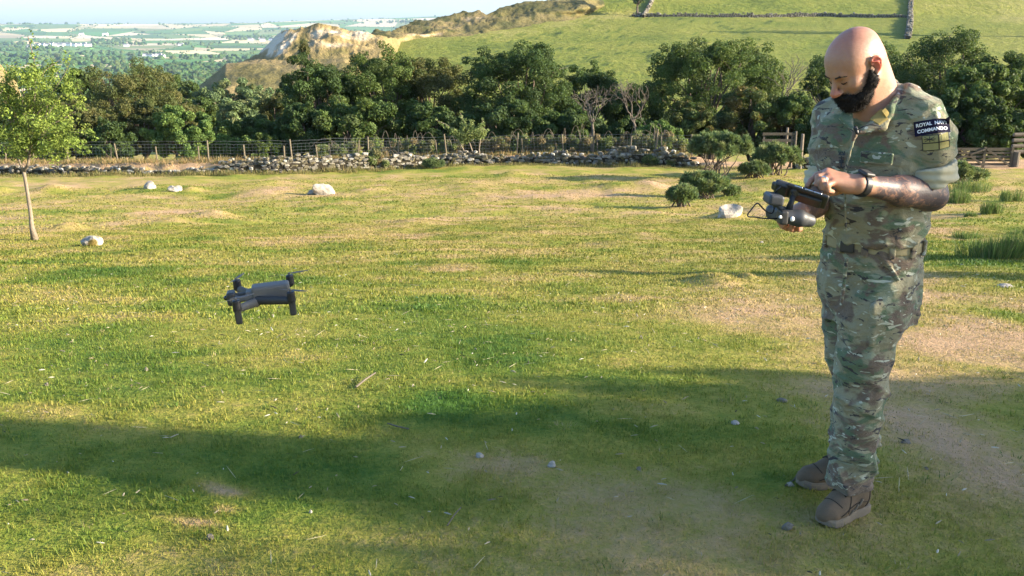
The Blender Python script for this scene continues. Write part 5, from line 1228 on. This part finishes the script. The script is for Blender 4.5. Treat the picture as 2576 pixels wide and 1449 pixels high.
# cargo pockets, fly, waistband
sc=np.stack([nrm(np.array([.80,-.60,0])),nrm(np.array([-.60,-.80,0])),UPV])
tp2=[(s_box(P(2218,812,2.962),(.046,.009,.078),.008,np.stack([nrm(np.array([.90,.43,0])),nrm(np.array([.43,-.90,.0])),UPV])),.010),
     (s_box(P(2219,775,2.955),(.050,.011,.019),.006,np.stack([nrm(np.array([.90,.43,-.06])),nrm(np.array([.43,-.90,.0])),UPV])),.008),
     (s_cone(P(2215,640,2.985),P(2262,705,2.955),.006,.006),.012),(s_cone(P(2130,650,3.0),P(2118,760,3.0),.007,.007),.012)]
part('trousers',tp,.006,M['camo'],warp=trfold,late=tp2,band=.04,cuts=[(s_box(P(2143,1245,3.09),(.14,.14,.030),.0),.004)])
# belt with loops and buckle
def s_belt(v0,v1,g):
    f0,lo,hi=s_loft([(*r[:3],r[3]+g,r[4]+g) for r in SHB],left,fwd); z0=P(2195,v0,3.13)[2];z1=P(2195,v1,3.13)[2]
    def f(p): return np.maximum(f0(p),np.abs(p[...,2]-(z0+z1)/2)-abs(z1-z0)/2)
    return f,np.array([lo[0],lo[1],min(z0,z1)]),np.array([hi[0],hi[1],max(z0,z1)])
SHB=[row(640,2196,.175,.148,3.13),row(612,2198,.172,.146,3.13),row(580,2201,.172,.146,3.13)]
bl=part('belt',[(s_belt(619,592,.006),0)],.0045,M['belt'])
for k,t in enumerate((-1.0,-.45,.1,.62,1.1,1.55)):
    # loops of trouser cloth over the belt: angle t round the waist measured from the front
    dr=(fwd*math.cos(t)*.148+left*math.sin(t)*.169); c=P(2198,606,3.13)+dr; n_=nrm(fwd*math.cos(t)/.150+left*math.sin(t)/.178); tt=np.cross(UPV,n_)
    part('belt_loop',[(s_box(c,(.011,.006,.027),.003,np.stack([tt,n_,UPV])),0)],.003,M['camo'])
c=P(2198,606,3.13)+fwd*.149*math.cos(-.25)+left*.174*math.sin(-.25)
part('buckle',[(s_box(c,(.024,.007,.020),.004,np.stack([left,fwd,UPV])),0)],.003,M['blackplastic'])

# boots
def boot(toe,heel,ank,label):
    toe=np.asarray(toe);heel=np.asarray(heel); d=toe-heel; L_=np.linalg.norm(d[:2]); f=nrm([d[0],d[1],0]); s=np.array([-f[1],f[0],0]); z0=gz((toe[0]+heel[0])/2,(toe[1]+heel[1])/2)
    q=lambda a,b,c: np.array([heel[0],heel[1],z0])+f*a*L_+s*b+UPV*c
    up=[(s_cone(q(.86,0,.052),q(.60,0,.060),.036,.042),0),(s_cone(q(.60,0,.060),q(.30,0,.075),.042,.044),.02),(s_cone(q(.14,0,.055),q(.30,0,.065),.036,.042),.02),(s_cone(q(.62,0,.075),q(.36,0,.115),.032,.040),.03),(s_cone(q(.22,0,.09),ank+UPV*.03,.044,.048),.03),
        (s_cone(q(.84,.016,.045),q(.70,.018,.05),.030,.033),.01),(s_cone(q(.86,-.010,.045),q(.70,-.018,.05),.030,.033),.01)]
    up+= [(s_cone(q(.93,0,.04),q(.80,0,.050),.030,.034),.012)]
    o=part('boot',up,.0045,M['boot'],cuts=[(s_box(q(.5,0,-.02),(.3,.3,.045),.0),.002)],warp=lambda p:.0016*(N3(p,50,8)-.5))
    if label: o['label']=label
    # sole: outline with waist
    mb=MB(); ts=np.linspace(0,1,26); w=np.interp(ts,[0,.03,.10,.25,.42,.60,.75,.88,.96,1],[.012,.028,.039,.040,.037,.045,.050,.044,.028,.008])
    ring=[q(-.02+1.04*t,ww+.002,0) for t,ww in zip(ts,w)]+[q(-.02+1.04*t,-ww-.002,0) for t,ww in zip(ts[::-1],w[::-1])]
    ring=np.array(ring);n=len(ring);lv=[(0,.95),(.006,1.0),(.024,1.0),(.033,.965),(.036,.90)]; cen=ring.mean(0); V=[];F=[]
    for z,k in lv:
        r=cen+(ring-cen)*k; tt=np.concatenate([ts,ts[::-1]]); r[:,2]=z0+z+(.012*sm(tt,.85,1.02)); V.append(r)
    for i in range(len(lv)-1):
        for j in range(n): F.append((i*n+j,(i+1)*n+j,(i+1)*n+(j+1)%n,i*n+(j+1)%n))
    mb.add(np.concatenate(V),F); m_=[[j for j in range(n)],[4*n+n-1-j for j in range(n)]]; mb.F[n]=[np.array(m_)]
    s_=mb.build('sole',M['sole'],o,off=base,smooth=False)
    me=o.data; T=BVHTree.FromPolygons([tuple(v.co) for v in me.vertices],[tuple(f_.vertices) for f_ in me.polygons])
    def top(a_,b_,off=.002):
        x=q(a_,b_,.30)-base; h=T.ray_cast(Vector(x),Vector((0,0,-1))); return (np.array(h[0])+base+UPV*off) if h[0] is not None else None
    def side(a_,sd,z,off=.0015):
        x=q(a_,sd*.12,z)-base; h=T.ray_cast(Vector(x),Vector(-s*sd)); return (np.array(h[0])+base+s*sd*off) if h[0] is not None else None
    def line(mb,pts,r):
        pts=[x for x in pts if x is not None]
        if len(pts)>2: mb.tube(pts,r,5)
    mb=MB()
    for k in range(5):
        a_=.64-.062*k
        for sg in(1,-1): line(mb,[top(a_-.035*t,sg*(.030-.060*t),.0025) for t in np.linspace(0,1,9)],.0030)
    line(mb,[top(.34,-.02+.012*t,.006+.004*math.sin(t*3)) for t in range(4)],.003)
    mb.build('laces',M['lace'],o,off=base,smooth=True)
    mb=MB()
    line(mb,[top(.80-.06*abs(t)**2,t*.045,.001) for t in np.linspace(-.9,.9,15)],.0016)
    for sd in(1,-1):
        line(mb,[side(.80-.60*t,sd,.046+.030*math.sin(t*2.4)) for t in np.linspace(0,1,14)],.0016)
        line(mb,[side(.66-.10*t,sd,.050+.055*t) for t in np.linspace(0,1,8)],.0015); line(mb,[side(.24-.06*t,sd,.045+.06*t) for t in np.linspace(0,1,8)],.0016)
    mb.build('stitching',M['lace'],o,off=base,smooth=True)
    mb=MB()
    for sd in(1,-1):
        for a_,z in((.56,.048),(.46,.062),(.38,.080)): line(mb,[side(a_+.035*t,sd,z-.018*t,.003) for t in np.linspace(-.5,1,6)],.0042)
    mb.build('panel_trim',M['sole'],o,off=base,smooth=True)
from mathutils.bvhtree import BVHTree
boot(P(2066,1300,3.00),P(2176,1262,3.135),AL,None)
boot(P(2010,1192,3.325),P(2192,1190,3.375),AR,None)

# watch, ring, microphone, badges
ax=nrm(WLt-EL); wc=P(2166,465,2.856)
wt=part('wristwatch',[(s_cuff(wc-ax*.0135,wc+ax*.0135,.0385,.0365),0)],.0035,M['black'])
tv=nrm(np.cross(ax,[0,-1,0])); up2=nrm(np.array([-.1,-.35,1.0])-ax*np.dot([-.1,-.35,1.0],ax)); sd_=np.cross(ax,up2)
me=sdfmesh('watch_case',[(s_box(wc+up2*.040,(.021,.021,.0065),.005,np.stack([ax,sd_,up2])),0)],.0028,M['blackplastic'],wt,base)
rc=FG[2][0]+(FG[2][1]-FG[2][0])*.62; ra=nrm(FG[2][1]-FG[2][0])
part('finger_ring',[(s_cuff(rc-ra*.003,rc+ra*.003,.0125,.0125),0)],.002,M['silver'])
mic=part('lapel_microphone',[(s_cone(P(2152,322,2.945),P(2156,334,2.94),.0075,.006),0)],.0025,M['black'])
mb=MB(); mb.tube([P(2154,328,2.936),P(2172,318,2.932),P(2195,312,2.936),P(2215,318,2.94)],.002,6); mb.build('microphone_lead',M['black'],mic,off=base)
from mathutils.bvhtree import BVHTree
def surf(o):
    me=o.data; return BVHTree.FromPolygons([tuple(v.co) for v in me.vertices],[tuple(f.vertices) for f in me.polygons])
SHT=surf(shirt_o)
def hitpx(u,v):
    o=np.array([0,0,CAMZ])-base; d=nrm(ray(u,v)); h=SHT.ray_cast(Vector(o),Vector(d)); return np.array(h[0])+base,d
def frame(u,v,rot,r=14,roll=None):
    c,_=hitpx(u,v); a,_=hitpx(u-r,v);b,_=hitpx(u+r,v);e,_=hitpx(u,v-r);f,_=hitpx(u,v+r)
    xd=nrm(b-a); yd=e-f; yd=nrm(yd-xd*(yd@xd)); t=R_(rot); xd,yd=xd*math.cos(t)+yd*math.sin(t),yd*math.cos(t)-xd*math.sin(t); return c,xd,yd,nrm(np.cross(xd,yd))
def drape(q,nd,off):
    out=[]
    for x in q:
        h=SHT.ray_cast(Vector(x+nd*.07-base),Vector(-nd)); out.append((np.array(h[0])+base if h[0] is not None and abs((np.array(h[0])+base-x)@nd)<.05 else x))
    return np.array(out)+nd*np.asarray(off).reshape(-1,1)
def badge(fr,w_,h_,mat,name,th=.0035,n=12,m=6):
    c,xd,yd,nd=fr; q=np.array([c+xd*(i/(n-1)-.5)*w_+yd*(j/(m-1)-.5)*h_ for j in range(m) for i in range(n)])
    T=drape(q,nd,th); Bt=T-nd*(th+.004); V=np.concatenate([T,Bt]); F=[(j*n+i,j*n+i+1,(j+1)*n+i+1,(j+1)*n+i) for j in range(m-1) for i in range(n-1)]
    k=n*m; rim=[i for i in range(n)]+[j*n+n-1 for j in range(1,m)]+[(m-1)*n+i for i in range(n-2,-1,-1)]+[j*n for j in range(m-2,0,-1)]
    F+=[(rim[i],rim[i]+k,rim[(i+1)%len(rim)]+k,rim[(i+1)%len(rim)]) for i in range(len(rim))]+[(b_+k,a_+k,d_+k,c_+k) for a_,b_,c_,d_ in F]
    return link(name,mkmesh(name,V-base,np.array(F),mat,False),person)
def text_on(txts,fr,size,name,mat,parent,th=.0035):
    c,xd,yd,nd=fr; V=[];F=[];n=0
    for s,dy in txts:
        cu=bpy.data.curves.new('lettering','FONT'); cu.body=s; cu.align_x='CENTER';cu.align_y='CENTER'; cu.size=size; cu.extrude=.0005; cu.offset=.0005; cu.space_character=1.0
        o=bpy.data.objects.new('lettering',cu); C.objects.link(o); bpy.context.view_layer.update(); me=bpy.data.meshes.new_from_object(o.evaluated_get(bpy.context.evaluated_depsgraph_get()))
        v=np.array([q.co[:] for q in me.vertices]); V.append(drape(c+v[:,:1]*xd+(v[:,1:2]+dy)*yd,nd,th+.0008+v[:,2])); F+=[[n+i for i in q.vertices] for q in me.polygons]; n+=len(v)
        bpy.data.objects.remove(o); bpy.data.curves.remove(cu)
    me=bpy.data.meshes.new(name); me.from_pydata([tuple(x-base) for x in np.concatenate(V)],[],F); me.materials.append(mat); return link(name,me,parent)
fr=frame(2345,318,10)
b_=badge(fr,.104,.045,M['patchblack'],'name_badge'); b_['label']='dark navy shoulder badge with two lines of white lettering'
text_on([('ROYAL  NAVY',.0095),('COMMANDO',-.0095)],fr,.0145,'lettering',M['thread'],b_)
fr=frame(2355,358,8)
b_=badge(fr,.080,.050,M['patchtan'],'flag_badge'); mb=MB()
def strip(fr,a,bb,w2,h2,th=.0042,rot=0):
    c,xd,yd,nd=fr; n=max(2,int(max(w2,h2)/.006)+1); L_=max(w2,h2); hz_=w2>=h2; t_=min(w2,h2)/2; r=math.radians(rot)
    ux=xd*math.cos(r)+yd*math.sin(r); uy=yd*math.cos(r)-xd*math.sin(r)
    if not hz_: ux,uy=uy,-ux
    o=c+xd*a+yd*bb; q=[];
    for i in range(n): q+= [o+ux*(i/(n-1)-.5)*L_-uy*t_,o+ux*(i/(n-1)-.5)*L_+uy*t_]
    T=drape(np.array(q),nd,th); Bt=T-nd*.0015; V=np.concatenate([T,Bt]); k=len(T); F=[]
    for i in range(n-1): b=i*2; F+=[(b,b+2,b+3,b+1),(b+k,b+1+k,b+3+k,b+2+k),(b,b+k,b+2+k,b+2),(b+1,b+3,b+3+k,b+1+k)]
    mb.add(V,F)
for a,bb,w2,h2 in((.008,0,.0035,.046),(0,0,.076,.0035),(-.018,.012,.0025,.018),(-.018,.012,.034,.0025),(0,.0240,.080,.002),(0,-.0240,.080,.002),(-.0392,0,.002,.048),(.0392,0,.002,.048)): strip(fr,a,bb,w2,h2)
strip(fr,-.018,.012,.032,.0018,rot=26); strip(fr,-.018,.012,.032,.0018,rot=-26)
mb.build('flag_cross',M['black'],b_,off=base)
fr=frame(2211,292,-68,10); badge(fr,.054,.026,M['rank'],'rank_slide',.006)
fr=frame(2117,406,0,10); mb=MB()
for a,bb,w2,h2,r in((0,-.002,.004,.038,0),(0,.012,.018,.0035,0),(-.008,-.019,.012,.003,-35),(.008,-.019,.012,.003,35),(0,.022,.022,.003,0),(-.009,.028,.003,.012,15),(.009,.028,.003,.012,-15),(-.004,.028,.003,.009,-25),(.004,.028,.003,.009,25),(0,.0,.014,.012,0)): strip(fr,a,bb,w2,h2,.0025,r)
mb.build('chest_emblem',M['black'],person,off=base)

# ---------------------------------------------------------------- controller and tablet
cb=P(1995,550,2.86)
root=thing('drone_controller','dark grey hand controller with antenna block, stem and looping cable held by the man','controller',tuple(cb))
M['ctrl']=plain('controller_plastic',(.040,.042,.045),.5,.35,.08,40,.1,.0006)
def cpart(name,prims,h,mat,**k): return sdfmesh(name,prims,h,mat,root,cb,**k)
ga,gb=P(1984,548,2.835),P(2042,554,2.845)
bd=nrm(np.array([-.25,.97,.02]))     # direction from the near grip to the far grip
o_=cpart('body',[(s_cone(P(1978,546,2.83),P(2010,549,2.832),.0225,.0255),0),(s_cone(P(2010,549,2.832),P(2036,555,2.845),.0255,.0205),.01),(s_cone(P(1978,546,2.83)+bd*.085,P(2005,549,2.832)+bd*.085,.021,.021),.01),
              (s_box(P(1982,547,2.83)+bd*.05,(.021,.05,.020),.008,np.stack([nrm([.97,.25,0]),bd,UPV])),.01)],.0034,M['ctrl'])
o2=cpart('side_plate',[(s_box(P(1968,545,2.826),(.0125,.026,.022),.005),0)],.003,M['blackplastic'])
for u,v,r,y in((1993,551,.0075,2.806),(1963,546,.0055,2.800)): cpart('button',[(s_ell(P(u,v,y),(r,r*.8,r*1.1)),0)],.0022,M['white'])
at=cpart('antenna_block',[(s_box(P(1946,500,2.845),(.024,.040,.0165),.008,np.stack([nrm([1,0,-.12]),[0,1,0],nrm([.12,0,1])])),0),(s_cone(P(1950,508,2.845),P(1951,515,2.845),.012,.009),.012)],.003,M['ctrl'])
mb=MB(); mb.tube([P(1949,510,2.84),P(1963,523,2.84),P(1976,535,2.84)],[.0065,.0068,.0075],8,sq=1.2); mb.build('antenna_arm',M['ctrl'],root,off=cb,smooth=True)
mb=MB(); mb.tube([P(1986,540,2.85),P(1990,516,2.85),P(1996,492,2.85)],[.008,.0075,.0085],8); mb.tube([P(1976,532,2.86),P(1988,508,2.86),P(1993,494,2.86)],[.0055,.0055,.006],8); mb.tube([P(1992,490,2.85),P(2004,488,2.85)],.0085,10); mb.build('stem',M['blackplastic'],root,off=cb,smooth=True)
cc_=[P(1964,469,2.85),P(1955,478,2.845),P(1949,492,2.86),P(1946,512,2.86),P(1947,526,2.85),P(1942,536,2.84),P(1930,533,2.835),P(1918,523,2.83),P(1909,513,2.83),P(1903,512,2.83),P(1897,518,2.83),P(1888,530,2.83),P(1881,539,2.83),P(1884,545,2.83),P(1900,546,2.83),P(1920,549,2.832),P(1940,550,2.835),P(1960,549,2.84)]
cc_=np.array(cc_); tt=np.linspace(0,len(cc_)-1,80); k0=np.clip(np.floor(tt).astype(int),0,len(cc_)-2); fr=(tt-k0)[:,None]; pm=cc_[np.clip(k0-1,0,None)];p0=cc_[k0];p1=cc_[k0+1];p2=cc_[np.clip(k0+2,None,len(cc_)-1)]
cr_=.5*((2*p0)+(-pm+p1)*fr+(2*pm-5*p0+4*p1-p2)*fr**2+(-pm+3*p0-3*p1+p2)*fr**3)
mb=MB(); mb.tube(cr_,.0024,8); mb.build('cable',M['black'],root,off=cb,smooth=True)
# tablet
ta,tb=P(1952,454,2.86),P(2086,497,2.80); tc=(ta+tb)/2; xd=nrm(tb-ta); wd_=nrm(np.array([.10,-.93,.36])); wd_=nrm(wd_-xd*(wd_@xd)); nd=nrm(np.cross(xd,wd_)); nd=nd*(1 if nd[2]>0 else -1); RT_=np.stack([xd,wd_,nd])
tcen=tc-wd_*.052
tab=thing('tablet','slim black tablet tilted in the clamp above the controller under the pointing finger','tablet',tuple(tcen))
def tpart(name,prims,h,mat): return sdfmesh(name,prims,h,mat,tab,tcen)
Lh_=np.linalg.norm(tb-ta)/2
tpart('casing',[(s_box(tcen+xd*.018,(Lh_-.018,.058,.0062),.004,RT_),0)],.003,M['blackplastic'])
tpart('screen',[(s_box(tcen+xd*.018+nd*.0058,(Lh_-.026,.052,.0020),.001,RT_),0)],.0022,M['screen'])
tpart('clamp',[(s_box(tcen-xd*(Lh_-.022)-nd*.001,(.022,.050,.0105),.006,RT_),0),(s_cone(tcen-xd*(Lh_+.004)-wd_*-.02,tcen-xd*(Lh_+.004)-wd_*.02,.007,.007),.006)],.003,M['ctrl'])
tpart('back_plate',[(s_box(tcen+xd*.018-nd*.011,(.050,.034,.0055),.003,RT_),0),(s_cone(P(1999,480,2.85),P(1999,487,2.85),.013,.010),.006)],.003,M['blackplastic'])
for a in(-.012,.020,.048): tpart('edge_key',[(s_box(tcen+xd*a+wd_*.0585+nd*.001,(.013,.0012,.0022),.0008,RT_),0)],.0016,M['silver'])

# ---------------------------------------------------------------- the drone
DC=P(648,742,3.44)
yw=R_(13); X_=nrm(np.array([math.cos(yw),math.sin(yw),.07])); Y_=nrm(np.cross([0,0,1],X_)); Z_=np.cross(X_,Y_); DR=np.stack([X_,Y_,Z_])
dr=thing('drone','small dark grey folding quadcopter drone hovering low over the grass','drone',tuple(DC))
D=lambda a,b,c: DC+X_*a+Y_*b+Z_*c
def dpart(name,prims,h,mat,parent=None,**k): return sdfmesh(name,prims,h,mat,parent or dr,DC,**k)
dpart('body',[(s_box(D(.052,0,.004),(.072,.037,.035),.010,DR),0),(s_box(D(.052,0,-.018),(.066,.022,.014),.008,DR),.008)],.0034,M['greyplastic'])
dpart('battery_cover',[(s_box(D(.060,0,.0335),(.058,.025,.006),.005,DR),0)],.003,M['greyplastic'])
nb=dpart('nose_frame',[(s_box(D(-.052,s*.026,.0),(.052,.0065,.012),.004,DR),0) for s in(-1,1)]+[(s_box(D(-.020,0,.014),(.022,.030,.010),.006,DR),.004)],.003,M['greyplastic'])
gm=dpart('camera_gimbal',[(s_box(D(-.098,0,.002),(.016,.030,.026),.008,DR),0),(s_ell(D(-.080,0,-.012),(.018,.024,.020),DR),.006)],.003,M['blackplastic'])
dpart('lens',[(s_cone(D(-.112,0,.004),D(-.118,0,.004),.011,.010),0)],.0025,M['screen'],gm)
for sx,sy,ux,mz in((-1,-1,-.072,-.006),(1,-1,.128,-.006),(-1,1,-.080,.010),(1,1,.126,.010)):
    root_=D(-.006 if sx<0 else .000,sy*.034,-.012 if sx>0 else -.018); tip=D(ux,sy*(.118 if sx<0 else .095),mz-.006)
    ar=dpart('arm',[(s_flat(root_,tip,.0150,.0125,Z_,1.2),0),(s_cone(root_+Z_*.004,root_-Z_*.010,.012,.011),.004)],.003,M['blackplastic' if sx>0 else 'greyplastic'])
    mo=dpart('motor',[(s_cuff(tip-Z_*.006,tip+Z_*.036,.0165,.0155),0)],.003,M['black'],ar); dpart('landing_leg',[(s_box(tip-Z_*.026,(.0125,.0105,.033),.005,DR),0),(s_cone(tip+Z_*.002,tip-Z_*.006,.013,.011),.006)],.003,M['blackplastic' if sy<0 else 'greyplastic'],ar) if sy<0 else None
    mb=MB(); a0={(-1,-1):.5,(1,-1):2.5,(-1,1):1.2,(1,1):.15}[(sx,sy)]
    for s in(0,math.pi):
        V=[];n=8
        for i in range(n):
            t=i/(n-1); r=.006+.070*t; w2=.0040*math.sin(math.pi*min(.15+t*.95,1))+.0015; c_,s_=math.cos(a0+s),math.sin(a0+s)
            for k in(-1,1):
                for hh in(-.0004,.0004): V.append(tip+Z_*(.042+hh+k*.0012)+X_*(c_*r-s_*w2*k)+Y_*(s_*r+c_*w2*k))
        F=[]
        for i in range(n-1):
            b=i*4; F+=[(b+1,b+3,b+7,b+5),(b,b+4,b+6,b+2),(b,b+1,b+5,b+4),(b+2,b+6,b+7,b+3)]
        mb.add(V,F)
    mb.tube([tip+Z_*.030,tip+Z_*.045],.0045,8); mb.build('propeller',M['greyplastic'],mo,off=DC)
